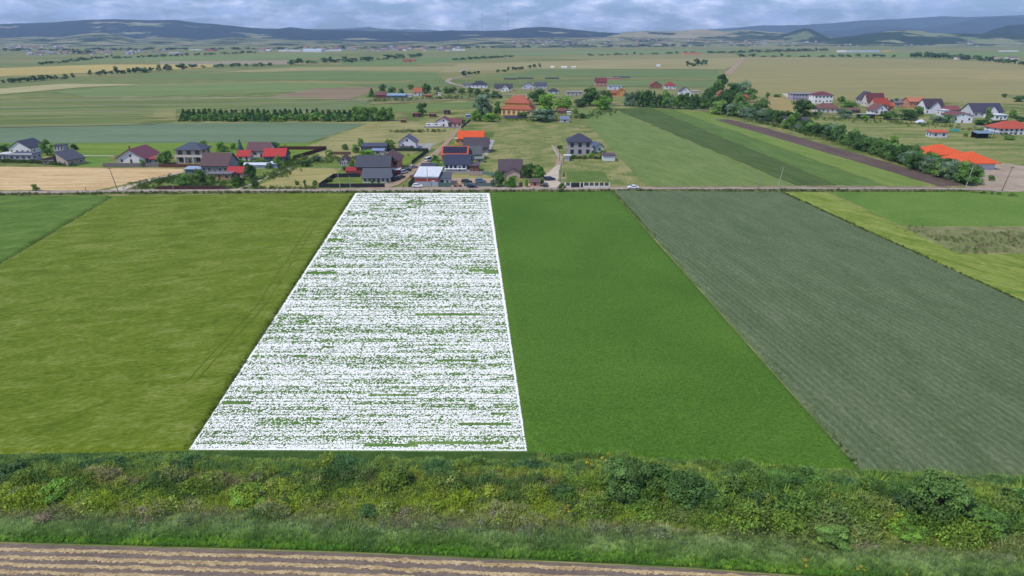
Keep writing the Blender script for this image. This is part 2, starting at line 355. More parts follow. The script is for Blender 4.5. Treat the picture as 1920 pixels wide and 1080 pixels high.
far = [  # far fields, thin bands towards the horizon
    ('yellow_field', '#c9b36a', [(-200, 150), (-200, 131), (20, 127), (190, 121), (400, 121), (398, 126), (300, 131), (180, 136), (60, 141), (0, 143)]),
    ('pale_field', '#b8b184', [(-200, 176), (0, 166), (120, 157), (270, 158), (150, 164), (0, 177)]),
    ('grey_field', '#9b9485', [(300, 115), (540, 113), (560, 121), (300, 121)]),
    ('green_field', '#5f7f47', [(270, 142), (640, 133), (820, 136), (830, 150), (700, 153), (420, 148), (280, 146)]),
    ('green_field', '#6b8a4e', [(100, 172), (250, 160), (530, 155), (700, 158), (560, 172), (300, 180), (160, 180)]),
    ('brown_field', '#8b7565', [(495, 184), (590, 166), (712, 163), (690, 175), (655, 186)]),
    ('green_field', '#6e8548', [(-300, 200), (160, 184), (640, 189), (430, 203), (100, 214), (-300, 228)]),
    ('green_field', '#627a4c', [(430, 203), (560, 190), (700, 190), (660, 207), (500, 209)]),
    ('olive_field', '#8a8a55', [(-300, 228), (100, 214), (330, 205), (330, 226), (0, 236), (-420, 238)]),
    ('green_field', '#5f7d48', [(880, 148), (1010, 130), (1345, 131), (1352, 147), (1150, 145), (1000, 144)]),
    ('green_field', '#647f4b', [(905, 158), (1150, 151), (1345, 152), (1330, 165), (1100, 160)]),
    ('tan_field', '#a39a6c', [(860, 120), (1120, 113), (1395, 108), (1385, 120), (1360, 130), (1000, 129), (820, 136)]),
    ('green_field', '#5f7f3e', [(640, 200), (870, 192), (905, 190), (900, 204), (720, 212), (640, 206)]),
    ('tan_field', '#a09a6a', [(380, 137), (560, 126), (860, 124), (820, 133), (640, 132)]),
    ('green_field', '#62834a', [(640, 113), (800, 106), (960, 106), (880, 114), (760, 122), (640, 122)]),
    ('green_field', '#6d8a50', [(0, 120), (200, 108), (600, 100), (640, 109), (300, 115)]),
    ('green_field', '#6c8a4c', [(1400, 100), (1900, 96), (2200, 101), (1800, 110), (1410, 105)]),
    ('olive_field', '#8c8c5c', [(1000, 108), (1350, 100), (1400, 104), (1395, 108), (1120, 113)]),
    ('green_field', '#5c7a40', [(640, 158), (830, 152), (850, 162), (720, 166)]),
    ('green_field', '#668049', [(1880, 178), (2200, 186), (2300, 200), (1930, 196)]),
    ('tan_field', '#a69a68', [(1560, 128), (1850, 130), (2300, 150), (2100, 160), (1700, 142)]),
    ('green_field', '#6f8c52', [(840, 100), (1300, 93), (1500, 96), (1000, 104)])]
def shade(h, f): return '#'+''.join('%02x' % max(0, min(255, int(int(h[i:i+2], 16)*f))) for i in (1, 3, 5))
fm_cache = {}
def warm(c, q=.3): return '#'+''.join('%02x' % int(int(c[i:i+2], 16)*(1-q)+v_*q) for i, v_ in ((1, 146), (3, 138), (5, 84)))
for i, (nm, c, pts) in enumerate(far):
    c = warm(c)
    k = fm_cache.get(c) or fmat(nm, [shade(c, .86), c, shade(c, 1.12)], patch=45, grain=7, stretch=(.22, 1.9), rot=R(6), bump=0); fm_cache[c] = k
    flat(nm, pts, k, .14+.004*i)
# long narrow strips of slightly different crops in the left middle distance
for i in range(15):
    y0 = 186+i*3.4; y1 = y0-5+.2*i; h = 1.6+1.1*random.random()
    c = random.choice(['#5f7d42', '#75864b', '#697f3f', '#80875a', '#587539', '#6d8a55']); c = warm(c, .25)
    k = fm_cache.get(c) or fmat('strip_crop', [shade(c, .88), c, shade(c, 1.1)], patch=40, grain=5, stretch=(.2, 1.9), bump=0); fm_cache[c] = k
    x1 = 640 if y0 < 200 else 335
    flat('strip_field', [(-300, y0+8), (x1-random.randint(0, 120), y1), (x1-random.randint(0, 60), y1+h), (-300, y0+8+h*1.7)], k, .25+.004*i)

# ---- roads and tracks
gravel = fmat('gravel', ['#8a7d70', '#a39588', '#b8ac9f'], patch=5, grain=.6, bump=.04, k=.8, stretch=(.5, 1.4))
dirt = fmat('dirt', ['#8c775f', '#a38d74', '#b9a58c'], patch=4, grain=.7, bump=.05, k=.8)
pale = fmat('pale_dirt', ['#a79a86', '#bdb09b', '#cec2ae'], patch=4, grain=.7, bump=.03, k=.85)
strip('road', [(-900, 376), (-200, 364), (0, 361.5), (160, 360), (240, 358), (400, 357.5), (640, 357), (720, 355.5), (960, 354), (1200, 354), (1500, 353.5), (1800, 354.5), (1860, 356.5), (1950, 371), (2400, 460)],
      [4.5, 4.2, 4, 4, 4, 4, 4.3, 6.8, 5.6, 3.6, 3.6, 3.8, 5, 5, 5], gravel, .19, edge=.25)
strip('track', [(700, 355), (735, 346), (770, 322), (800, 303), (822, 283), (850, 255), (862, 238)], [7, 6.5, 5, 5, 3.5, 2.4, 2], dirt, .196)
strip('track', [(215, 357), (240, 351), (290, 336), (347, 322)], [7, 4, 2.4, 2.2], pale, .196)
strip('track', [(440, 357), (475, 345), (520, 325), (556, 311)], [3.5, 1.6, 1.2, 1.0], pale, .192)
strip('yard', [(1030, 352), (1026, 340), (1040, 322), (1048, 310)], [22, 9, 4, 2], pale, .194)
strip('track', [(1048, 310), (1050, 295), (1040, 275)], [3.5, 3, 2], dirt, .188)
strip('path', [(150, 292.5), (215, 293)], 2, pale, .18)
strip('track', [(158, 181.5), (400, 183.5), (700, 187)], 3, pale, .37)
strip('road', [(630, 189.5), (780, 188), (960, 178), (1100, 186), (1150, 196), (1230, 200), (1330, 208), (1400, 210), (1480, 212), (1640, 218)], [3, 4, 5, 5, 5, 5, 5, 4, 4, 4], gravel, .36)
strip('road', [(890, 166), (850, 158), (838, 153), (845, 148), (880, 142), (862, 134), (875, 128)], 7, gravel, .38)
strip('track', [(1395, 108), (1375, 128), (1362, 140)], 12, dirt, .39)
strip('track', [(690, 196), (800, 190), (905, 186)], 4, dirt, .40)
strip('path', [(1478, 176), (1492, 186)], 14, pale, .41)
strip('verge', [(-900, 384), (-200, 368), (0, 365.5), (240, 362), (640, 361), (960, 358.6), (1500, 357.6), (1800, 358.6), (1905, 368)], 2.0, weedy, .16, edge=.6, step=3)
strip('verge', [(240, 354.8), (640, 353.8), (700, 352)], 2.0, weedy, .165, edge=.6, step=3)
strip('verge', [(1150, 350.8), (1500, 350.2), (1795, 350.6)], 2.4, fmat('dry_verge', ['#6d7240', '#94885c', '#b39f7c'], patch=5, grain=.8), .17, edge=.9, step=3)
F1('dry_bank', ['#8b7c62', '#a69374', '#b8a589'], [(1515, 350.5), (1530, 348.8), (1578, 348.6), (1588, 350.5)], .07, patch=3, grain=.6)
F1('concrete_yard', ['#9c9a98', '#aeadab', '#bcbab8'], [(915, 263), (928, 263), (914, 292), (907, 290)], .05, patch=3, grain=.6, bump=0)
F1('concrete_yard', ['#8c8a84', '#a09d97', '#b3b0a9'], [(780, 270), (815, 268), (806, 282), (782, 281)], .05, patch=3, grain=.6, bump=0)
F1('sandy_yard', ['#9a8468', '#b39c7f', '#c7b296'], [(846, 334), (925, 335), (925, 351), (846, 351)], .045, patch=3, grain=.6, bump=0)
# tyre tracks in the barley: narrow, lower, darker lanes
lane = fmat('lane', ['#55661a', '#64741c', '#748226'], patch=2, grain=.4)
for (xa, ya, xb, yb, xc, yc) in [(352, 720, 480, 580, 600, 398), (372, 716, 497, 578, 611, 396), (300, 640, 365, 585, 470, 470), (392, 640, 420, 612, 520, 500)][:2]:
    P = [at(xa, ya), at(xb, yb), at(xc, yc)]; vs = []
    n = 120
    for i in range(n+1):
        s = i/n*2; k = min(1, int(s)); p = P[k].lerp(P[k+1], s-k)
        x, y = p.x, p.y; z = .6+.17*(float(fbm(x/9, y/9, 3))-.5)*2+.17*(float(fbm(x/1.7, y/1.7, 3))-.5)*1.6+.07
        vs += [(x-.11, y, z), (x+.11, y, z)]
    link('wheel_lane', mesh('wheel_lane', vs, [(2*i, 2*i+1, 2*i+3, 2*i+2) for i in range(n)], [lane]), kind='structure')

# ================================================================== HILLS
def hmat(name, forest, fields, amt, sx=.0016, sy=.0016):
    m, t, b = base_mat(name); lk = t.links.new; g = N(t, 'ShaderNodeTexCoord')
    mp = N(t, 'ShaderNodeMapping'); mp.inputs['Scale'].default_value = (sx, sy, .006); lk(g.outputs['Object'], mp.inputs[0])
    n = N(t, 'ShaderNodeTexNoise'); n.inputs['Scale'].default_value = 1; n.inputs['Detail'].default_value = 6; n.inputs['Roughness'].default_value = .55; lk(mp.outputs[0], n.inputs['Vector'])
    v = N(t, 'ShaderNodeTexVoronoi'); v.inputs['Scale'].default_value = 1.9; lk(mp.outputs[0], v.inputs['Vector'])
    sp = N(t, 'ShaderNodeSeparateColor'); lk(v.outputs['Color'], sp.inputs[0])
    fr = N(t, 'ShaderNodeValToRGB'); fr.color_ramp.elements[0].color = lin(fields[0], .8); fr.color_ramp.elements[1].color = lin(fields[2], .8); e = fr.color_ramp.elements.new(.5); e.color = lin(fields[1], .8)
    lk(sp.outputs[0], fr.inputs[0])
    n3 = N(t, 'ShaderNodeTexNoise'); n3.inputs['Scale'].default_value = .012; n3.inputs['Detail'].default_value = 6; lk(g.outputs['Object'], n3.inputs['Vector'])
    f2 = N(t, 'ShaderNodeValToRGB'); f2.color_ramp.elements[0].position = .35; f2.color_ramp.elements[1].position = .65; f2.color_ramp.elements[0].color = lin(shade(forest, .8)); f2.color_ramp.elements[1].color = lin(shade(forest, 1.2)); lk(n3.outputs[0], f2.inputs[0])
    s = N(t, 'ShaderNodeValToRGB'); s.color_ramp.elements[0].position = amt; s.color_ramp.elements[1].position = amt+.03; lk(n.outputs[0], s.inputs[0])
    mi = N(t, 'ShaderNodeMixRGB'); lk(s.outputs[0], mi.inputs[0]); lk(f2.outputs[0], mi.inputs[1]); lk(fr.outputs[0], mi.inputs[2])
    lk(mi.outputs[0], b.inputs['Base Color']); b.inputs['Roughness'].default_value = 1; b.inputs['Specular IOR Level'].default_value = 0
    return m
HP = {}
def hills(name, prof, Y, Wf, Wb, m, nx=360, nz=34, rough=.10):
    xs = np.array([p[0] for p in prof]); ys = np.array([p[1] for p in prof])
    def hr(px): return up_at(float(np.interp(px, xs, ys)), Y)
    def pts(px, v):
        px = np.asarray(px, float); v = np.asarray(v, float)+0*px; z0 = np.interp(px, xs, ys)
        top = np.maximum(0, CAMH+Y*np.tan(np.arctan((540-z0)/F)-PITCH))
        q = fbm(px/60.0+Y, v*2.0, 4)-.5; q2 = fbm(px/14.0+Y, v*5.0, 4)-.5
        w = np.clip(v, 0, 1); s = (w*w*(3-2*w))**.85
        zf = top*s*(1+rough*4*q*(1-w)+.5*q2*(1-w)*np.minimum(1, w*4))-20*(1-w)**6
        b4 = np.clip(v-1, 0, 1); zb = top*np.maximum(0, 1-b4)**1.5-5*b4
        yy = np.where(v <= 1, Y-Wf*(1-w), Y+Wb*b4); zz = np.where(v <= 1, zf, zb)
        return (px-960)/F*(yy*CP+(CAMH-zz)*SP), yy, zz
    def pt(px, v):
        a = pts(np.array([px]), np.array([v])); return (float(a[0][0]), float(a[1][0]), float(a[2][0]))
    px = np.linspace(xs[0], xs[-1], nx); vs = []; vv = list(np.linspace(0, 1, nz))+[1.3, 1.7, 2.0]
    jj = ((fbm(px/9.0, px*0+Y*.01, 3)-.5)*1.5+(fbm(px/1.3, px*0+Y*.013, 2)-.5)*.5)*Y/1280
    for v in vv:
        a = pts(px, v); z = a[2]+(jj if v == 1 else 0); vs += list(zip(a[0].tolist(), a[1].tolist(), z.tolist()))
    fs = [(i*nx+j, i*nx+j+1, (i+1)*nx+j+1, (i+1)*nx+j) for i in range(len(vv)-1) for j in range(nx-1)]
    HP[name+str(Y)] = pt
    return link(name, mesh(name, vs, fs, [m], smooth=True), kind='structure')
PG = ['#8a9468', '#a39a74', '#79875c']
hills('mountains', [(-300, 60), (300, 60), (560, 57), (640, 54), (690, 50.5), (712, 54), (800, 56), (900, 62), (1200, 62), (1350, 54), (1430, 48), (1500, 47), (1550, 44), (1620, 38), (1680, 36), (1760, 30.5), (1830, 32), (1880, 30), (1920, 28), (2300, 20)], 16500, 2500, 3000, hmat('far_range', '#26382a', PG, .8), nx=300, nz=14)
hills('mountains', [(1400, 66), (1580, 57), (1640, 50), (1680, 49.5), (1730, 54), (1760, 52), (1800, 42), (1850, 32.5), (1890, 31), (1930, 34), (2300, 30)], 13500, 2000, 2500, hmat('far_range', '#22342a', PG, .75), nx=200, nz=14)
hills('hills', [(-500, 50), (-100, 47), (0, 45), (60, 43.5), (100, 42), (150, 38), (215, 36), (280, 38), (330, 37.5), (370, 43), (400, 45), (450, 50), (490, 53.5), (520, 54), (545, 51), (570, 54), (640, 56.5), (720, 58), (790, 60.5), (840, 57), (900, 58), (950, 57), (980, 52), (1020, 50.5), (1040, 52), (1080, 56), (1120, 60), (1170, 63), (1210, 58), (1280, 60), (1400, 66), (1500, 72)], 10500, 2600, 3000, hmat('forest_hills', '#12221a', PG, .60, .0011, .0022), nx=520)
hills('hills', [(1130, 70), (1170, 61), (1215, 58), (1250, 59.5), (1280, 58), (1312, 55), (1345, 58), (1370, 58.5), (1400, 56), (1440, 59.5), (1465, 61), (1500, 66), (1560, 70)], 8600, 1800, 2000, hmat('bare_hills', '#2b3d24', ['#8f8b66', '#a3987a', '#7f8560'], .47), nx=220)
hills('hills', [(1440, 75), (1465, 66), (1490, 58), (1508, 53), (1520, 54), (1532, 60), (1545, 67), (1560, 73)], 7200, 900, 900, hmat('knoll', '#26391f', ['#6c7a50', '#7c8460', '#627048'], .6), nx=120)
hills('hills', [(1540, 74), (1600, 67), (1640, 62), (1680, 57), (1720, 57), (1745, 62), (1780, 62), (1850, 64), (1950, 62), (2100, 70)], 6800, 1100, 900, hmat('wooded_hill', '#24371e', ['#7f8a5e', '#949270', '#70804f'], .55), nx=160)
hills('hills', [(1820, 79), (1838, 66), (1860, 56), (1890, 48), (1920, 45.5), (2050, 40), (2300, 60)], 8000, 900, 1500, hmat('dark_hill', '#1c2d1a', PG, .85), nx=140)
hills('foothills', [(-500, 74), (0, 72), (60, 68.5), (120, 69), (160, 63), (195, 60.5), (225, 65), (255, 73), (290, 70), (330, 70.5), (370, 75), (400, 73), (440, 68.5), (480, 71), (560, 75), (640, 77), (720, 79), (820, 78), (880, 72), (930, 70), (980, 72), (1040, 70), (1100, 71), (1160, 69), (1260, 72), (1330, 72), (1420, 73), (1600, 75), (1760, 72), (1850, 73), (2000, 76)], 7600, 2400, 1500, hmat('foothill_fields', '#22361f', ['#7d8a5e', '#98906e', '#6a7c50'], .47, .0035, .0060), nx=420, nz=26)
foot = HP['foothills7600']

# ================================================================== BUILDINGS
_wm = {}
def win_meshes(w, h, fc):
    k = (round(w, 1), round(h, 1), fc)
    if k not in _wm:
        w, h = k[0], k[1]; m = MB(); m.box(-w/2-.09, w/2+.09, -.05, .02, -h/2-.09, h/2+.09)
        fr = m.mesh('window', mat(fc, .5, .03))
        p = MB(); a = w/2
        if w > .9: p.box(-a, -.03, -.075, -.045, -h/2, h/2); p.box(.03, a, -.075, -.045, -h/2, h/2)
        else: p.box(-a, a, -.075, -.045, -h/2, h/2)
        _wm[k] = (fr, p.mesh('pane', glass_mat()))
    return _wm[k]
def add_window(root, Wd, D, side, u, z, w=1.2, h=1.3, fc='#e4e2de', nm='window'):
    fr, pn = win_meshes(w, h, fc)
    if side == 'f': loc, rz = (u, 0, z), 0
    elif side == 'r': loc, rz = (Wd/2, D/2+u, z), math.pi/2
    elif side == 'l': loc, rz = (-Wd/2, D/2-u, z), -math.pi/2
    else: loc, rz = (-u, D, z), math.pi
    o = link(nm, fr, root, loc, rz); link('pane', pn, o)
def add_door(root, u, w=1.0, h=2.1, c='#5b4638', nm='door', y=0):
    m = MB().box(u-w/2-.08, u+w/2+.08, -.05+y, .02+y, 0, h+.08); d = link(nm, m.mesh(nm, mat('#cfcac2', .6, .05)), root)
    link('leaf', MB().box(u-w/2, u+w/2, -.08+y, -.045+y, .03, h).mesh('leaf', mat(c, .6, .1)), d)
def roof_mesh(kind, Wd, D, H, rh, oh, t=.22, ridge='x'):
    m = MB(); w = Wd/2; dz = .01
    if kind == 'gable' and ridge == 'x':
        s = rh/(D/2); e = H-oh*s+t+dz; top = H+rh+t+dz
        m.thick([(-w-oh, -oh, e), (w+oh, -oh, e), (w+oh, D/2, top), (-w-oh, D/2, top), (w+oh, D+oh, e), (-w-oh, D+oh, e)], [(0, 1, 2, 3), (3, 2, 4, 5)], t)
    elif kind == 'gable':
        s = rh/w; e = H-oh*s+t+dz; top = H+rh+t+dz
        m.thick([(-w-oh, -oh, e), (0, -oh, top), (0, D+oh, top), (-w-oh, D+oh, e), (w+oh, -oh, e), (w+oh, D+oh, e)], [(0, 1, 2, 3), (1, 4, 5, 2)], t)
    elif kind == 'hip':
        e = H+t*.4; top = H+rh+t; a, b2 = w+oh, D/2+oh; yc = D/2
        if a > b2: r1, r2 = (-(a-b2), yc), (a-b2, yc)
        else: r1, r2 = (0, yc-(b2-a)-.01), (0, yc+(b2-a)+.01)
        v = [(-a, yc-b2, e), (a, yc-b2, e), (a, yc+b2, e), (-a, yc+b2, e), (r1[0], r1[1], top), (r2[0]+.01, r2[1], top)]
        if a > b2: f = [(0, 1, 5, 4), (1, 2, 5), (2, 3, 4, 5), (3, 0, 4)]
        else: f = [(0, 1, 4), (1, 2, 5, 4), (2, 3, 5), (3, 0, 4, 5)]
        m.thick(v, f, t)
    elif kind == 'shed':      # ridge gives the high side: b, f, l, r
        lo, hi = H+t+dz, H+rh+t+dz
        z = {'b': (lo, lo, hi, hi), 'f': (hi, hi, lo, lo), 'l': (hi, lo, lo, hi), 'r': (lo, hi, hi, lo)}[ridge]
        m.thick([(-w-oh, -oh, z[0]), (w+oh, -oh, z[1]), (w+oh, D+oh, z[2]), (-w-oh, D+oh, z[3])], [(0, 1, 2, 3)], t)
    else:
        m.thick([(-w-oh, -oh, H+t), (w+oh, -oh, H+t), (w+oh, D+oh, H+t), (-w-oh, D+oh, H+t)], [(0, 1, 2, 3)], t-.01)
    return m
def wall_mesh(kind, Wd, D, H, rh, ridge):
    m = MB(); w = Wd/2
    if kind == 'gable' and ridge == 'x':
        m.add([(-w, 0, 0), (w, 0, 0), (w, D, 0), (-w, D, 0), (-w, 0, H), (w, 0, H), (w, D, H), (-w, D, H), (-w, D/2, H+rh), (w, D/2, H+rh)],
              [(0, 1, 5, 4), (1, 2, 6, 9, 5), (2, 3, 7, 6), (3, 0, 4, 8, 7), (4, 5, 9, 8), (6, 7, 8, 9)])
    elif kind == 'gable':
        m.add([(-w, 0, 0), (w, 0, 0), (w, D, 0), (-w, D, 0), (-w, 0, H), (w, 0, H), (w, D, H), (-w, D, H), (0, 0, H+rh), (0, D, H+rh)],
              [(0, 1, 5, 8, 4), (1, 2, 6, 5), (2, 3, 7, 9, 6), (3, 0, 4, 7), (4, 8, 9, 7), (5, 6, 9, 8)])
    elif kind == 'shed':
        lo, hi = H, H+rh; z = {'b': (lo, lo, hi, hi), 'f': (hi, hi, lo, lo), 'l': (hi, lo, lo, hi), 'r': (lo, hi, hi, lo)}[ridge]
        m.add([(-w, 0, 0), (w, 0, 0), (w, D, 0), (-w, D, 0), (-w, 0, z[0]), (w, 0, z[1]), (w, D, z[2]), (-w, D, z[3])],
              [(0, 1, 5, 4), (1, 2, 6, 5), (2, 3, 7, 6), (3, 0, 4, 7), (4, 5, 6, 7)])
    else: m.box(-w, w, 0, D, 0, H)
    return m
def dull(c):
    r_, g_, b_ = [int(c[i:i+2], 16) for i in (1, 3, 5)]
    if r_ > 150 and r_-b_ > 70: m_ = (r_+g_+b_)/3; r_, g_, b_ = [v_*.88 for v_ in (r_, g_, b_)]
    return '#%02x%02x%02x' % (int(r_), int(g_), int(b_))
def house(label, px, py, wpx, D, H, roof='gable', rh=2.5, ridge='x', wall='#d9d5cf', rc='#4a4a52', oh=.45, rz=0, nf=3, st=1, ns=2,
          wc='#e4e2de', ww=1.2, wh=1.3, door=True, chim=None, name='house', cat='house', group=None, solar=None, extra=None, base=None, gw=True):
    s = sc(py); Wd = wpx/s; p = at(px, py)
    root = thing(name, label, cat, (p.x, p.y, 0), rz, group)
    link('wall', wall_mesh(roof, Wd, D, H, rh, ridge).mesh('wall', mat(wall, .85, .08, 1.2, bump=.01)), root)
    rf = link('roof', roof_mesh(roof, Wd, D, H, rh, oh, ridge=ridge).mesh('roof', mat(dull(rc), .75, .2, 1.6, bump=.05)), root)
    if base: link('plinth', MB().box(-Wd/2-.04, Wd/2+.04, -.04, D+.04, 0, .5).mesh('plinth', mat(base, .9)), root)
    hs = H/st
    for f in range(st):
        z = hs*f+hs*.55
        for i in range(nf):
            u = -Wd/2+Wd*(i+.5)/nf
            if f == 0 and door and i == nf//2 and nf > 1: continue
            if abs(u)+ww/2 < Wd/2-.1: add_window(root, Wd, D, 'f', u, z, ww, min(wh, hs*.62), wc)
        for i in range(ns):
            v = -D/2+D*(i+.5)/ns; add_window(root, Wd, D, 'r' if px < 960 else 'l', v, z, ww*.9, min(wh, hs*.6), wc)
    if door: add_door(root, (-Wd/2+Wd*(nf//2+.5)/nf) if nf > 1 else 0, 1.0, min(2.1, H-.3))
    if roof == 'gable' and ridge == 'y' and gw and rh > 1.6: add_window(root, Wd, D, 'f', 0, H+rh*.28, 1.0, 1.1, wc)
    for c in (chim or []):
        cx, cy, cz = c; link('chimney', MB().box(cx-.3, cx+.3, cy-.3, cy+.3, H, cz).box(cx-.38, cx+.38, cy-.38, cy+.38, cz, cz+.12).mesh('chimney', mat('#8a5a48', .9)), rf)
    if solar:
        nc, nr, f0, f1 = solar; sl_ = rh/(D/2); ln = math.hypot(D/2, rh); cw = (Wd-.8)/nc; ch = (f1-f0)*ln/nr
        pm = MB().box(-cw/2+.05, cw/2-.05, -ch/2+.05, ch/2-.05, 0, .05).mesh('solar_panel', mat('#20243a', .25, .1))
        for i in range(nc):
            for j in range(nr):
                q = f0+(f1-f0)*(j+.5)/nr
                o = link('solar_panel', pm, root, (-Wd/2+.4+cw*(i+.5), q*D/2, H+rh*q+.34)); o.rotation_euler = (math.atan(sl_), 0, 0)
    if extra: extra(root, Wd, D, H)
    return root
def block(root, nm, x0, x1, y0, y1, z0, z1, c, rough=.8):
    return link(nm, MB().box(x0, x1, y0, y1, z0, z1).mesh(nm, mat(c, rough, .06)), root)

# ---- left group
def ex(root, Wd, D, H): block(root, 'fascia', -Wd/2-.5, Wd/2+.5, -.52, -.46, H-.1, H+.45, '#e8e6e2')
house('white gabled house with dark slate roof behind a low flat-roofed wing, at the left edge', 39, 291, 40, 12, 3.6, 'gable', 3.4, 'y', '#e9e7e4', '#3b3f50', nf=4, ns=2, ww=.9, wh=1.1, door=False, gw=False)
house('low flat-roofed white house wing with grey roof and pale fascia, far left', 40, 302, 44, 7, 3.3, 'flat', 0, 'x', '#a9a8b0', '#4a4e5e', nf=4, ns=2, ww=1.6, wh=1.0, extra=ex, door=False)
house('small white flat annex cut off by the left edge beside the hedge', 6, 300, 16, 6, 2.8, 'flat', 0, 'x', '#9fa1a6', '#c9c8c6', nf=2, ns=0, door=False)
house('single-pitch dark-roofed house with grey stone side, at the tan stubble field corner', 118, 311, 28, 9, 2.6, 'shed', 3.6, 'l', '#a79c94', '#474a55', nf=2, ns=2, ww=.8, rz=R(-22), door=True)
house('open timber terrace extension with white beam joined left of the single-pitch house', 92, 309, 22, 6, 2.4, 'shed', 1.6, 'r', '#6c5f5a', '#5a5150', nf=2, ns=0, ww=1.8, door=False)
house('little grey cabin with three white panels behind the single-pitch dark-roofed house', 111, 284, 17, 5, 3.2, 'flat', 0, 'x', '#b6b6bc', '#403d40', nf=3, ns=0, ww=.6, wh=1.8, door=False)
house('white bungalow with wide maroon gable roof behind the grey board fence', 247, 307, 52, 15, 2.7, 'gable', 4.0, 'y', '#e5dde0', '#6e3b46', oh=.9, nf=3, ns=2, ww=.9, chim=[(-2.5, 5, 7.4)])
house('small crimson-roofed lean-to right of the maroon gabled bungalow', 288, 306, 20, 5, 2.0, 'hip', 1.3, 'x', '#8b8a92', '#8a2f3f', nf=2, ns=1, ww=.8, door=False)
def ex(root, Wd, D, H):
    block(root, 'balcony', -Wd/2-.3, Wd/2+.3, -1.3, 0, H/2-.1, H/2+.15, '#e6e3de'); block(root, 'balustrade', -Wd/2-.3, Wd/2+.3, -1.32, -1.2, H/2+.15, H/2+1.0, '#c9bfb6')
    for x in (-Wd/2, -Wd/6, Wd/6, Wd/2): block(root, 'column', x-.15, x+.15, -1.25, -.95, 0, H/2-.1, '#d8d4ce')
house('two-storey unfinished house with blue-grey hip roof and white balcony left of big brown roof', 357, 306, 48, 10, 6.3, 'hip', 2.8, 'x', '#b8aca6', '#3f4757', oh=.9, nf=3, st=2, ns=2, ww=1.9, wh=2.2, wc='#4b4038', extra=ex)
house('large brown-roofed house with long gable roof facing the tan stubble field end', 404, 327, 50, 12, 4.0, 'gable', 4.4, 'x', '#8f8c92', '#523a3c', nf=5, ns=2, oh=.6, ww=1.1)
house('low terracotta and grey annex in front of the large brown-roofed house', 412, 337, 42, 4.5, 2.4, 'flat', 0, 'x', '#b08767', '#6c6a70', nf=3, ns=1, ww=1.5)
house('small shed with bright red pitched roof right of the large brown-roofed house', 441, 333, 28, 6, 2.2, 'gable', 1.9, 'x', '#c7a489', '#bb2a2c', nf=2, ns=1, name='shed', cat='shed')
house('low blue-grey metal shed among bushes at the end of the stubble field', 362, 326, 28, 4, 2.0, 'shed', .5, 'b', '#5b7480', '#8fa0b4', nf=1, ns=0, name='shed', cat='shed', door=False)
house('small bright red roofed outbuilding behind bushes near the blue spruce', 457, 301, 23, 6, 2.2, 'gable', 2.2, 'x', '#cfcac4', '#c12a2a', nf=2, ns=1, name='outbuilding', cat='outbuilding')
house('white house with brown gable roof behind the red-roofed building', 485, 295, 42, 9, 3.4, 'gable', 3.4, 'x', '#c9c6cc', '#5c3c42', nf=4, ns=1)
house('bright red roofed house with blue gable wall beside the brown perimeter fence', 515, 304, 40, 8, 2.9, 'gable', 3.0, 'x', '#5d6678', '#c42a2c', nf=3, ns=2, chim=[(4, 5.5, 7.3)])
house('white plastic-covered low greenhouse among trees behind the small red shed', 482, 316, 46, 3.2, 1.7, 'gable', .6, 'x', '#c9cdd6', '#c6cbd8', nf=0, ns=0, door=False, name='greenhouse', cat='greenhouse')
house('pale blue tarped lean-to shelter under the leafy tree beside the red roof', 513, 315, 14, 3, 1.8, 'shed', .5, 'b', '#b6bccb', '#c0c7d8', nf=0, ns=0, door=False, name='lean_to', cat='shelter')
house('tiny brown-gabled cottage with pale front and arcade left of dark roofed house', 645, 311, 17, 6, 2.3, 'gable', 2.2, 'y', '#b3aeb2', '#56393b', nf=4, ns=1, ww=.5, door=False, name='cottage', cat='cottage')
# ---- middle group left of the track
house('dark roofed house with red band, uphill behind the white-walled garage house', 700, 330, 62, 10, 4.2, 'gable', 3.8, 'x', '#8b4a44', '#3b404c', nf=0, ns=1, oh=.6, door=False)
house('white-walled long low house with slate roof facing the road corner', 706, 343, 50, 8, 2.3, 'gable', 2.9, 'x', '#d8d2ce', '#4b505c', nf=6, ns=1, ww=1.0, wh=1.1, oh=.6)
house('unfinished pink brick house with brown gable roof beside the dirt track', 729, 322, 36, 13, 5.0, 'gable', 2.8, 'y', '#c28671', '#5a3b3e', nf=4, st=2, ns=2, oh=.8, ww=1.4, wh=1.8, wc='#8a4b40', gw=False)
def ex(root, Wd, D, H):
    for x in (-Wd/2+.1, -Wd/4, 0, Wd/4, Wd/2-.1): block(root, 'post', x-.08, x+.08, -1.1, -.95, 0, H, '#3b3b40')
house('dark flat-roofed bungalow with carport amid trees uphill of the brown roof', 701, 285, 46, 7, 2.8, 'shed', .8, 'b', '#6e7280', '#3f4354', nf=3, ns=1, extra=ex, ww=1.6)
house('white-fronted small annex with pale blue roof before the dark flat bungalow', 708, 290, 22, 4, 1.9, 'shed', .5, 'b', '#b9bcc6', '#7a86a4', nf=1, ns=0, name='annex', cat='annex', door=False)
def ex(root, Wd, D, H): 
    block(root, 'porch_roof', -Wd/2, Wd/2-1.0, -2.2, .1, H*.45, H*.45+.18, '#5b5d70')
    for x in (-Wd/2+.2, 0, Wd/2-1.3): block(root, 'porch_post', x-.08, x+.08, -2.1, -1.95, 0, H*.45, '#77777d')
house('white gabled house with grey and orange-edged roof at the head of the fenced lawn', 764, 280, 32, 9, 3.8, 'gable', 3.3, 'y', '#e6e4e6', '#55556a', nf=2, ns=2, oh=.6, extra=ex)
house('red corrugated canopy behind the dark fence left of the white-walled house', 661, 328, 24, 4, 1.6, 'shed', .9, 'b', '#c58b78', '#ad2329', nf=0, ns=0, door=False, name='canopy', cat='canopy')
house('red clad booth between brick house and garage house near parked cars', 742, 328, 14, 4, 2.2, 'flat', 0, 'x', '#b0302e', '#b9bcc9', nf=1, ns=0, door=False, name='booth', cat='booth')
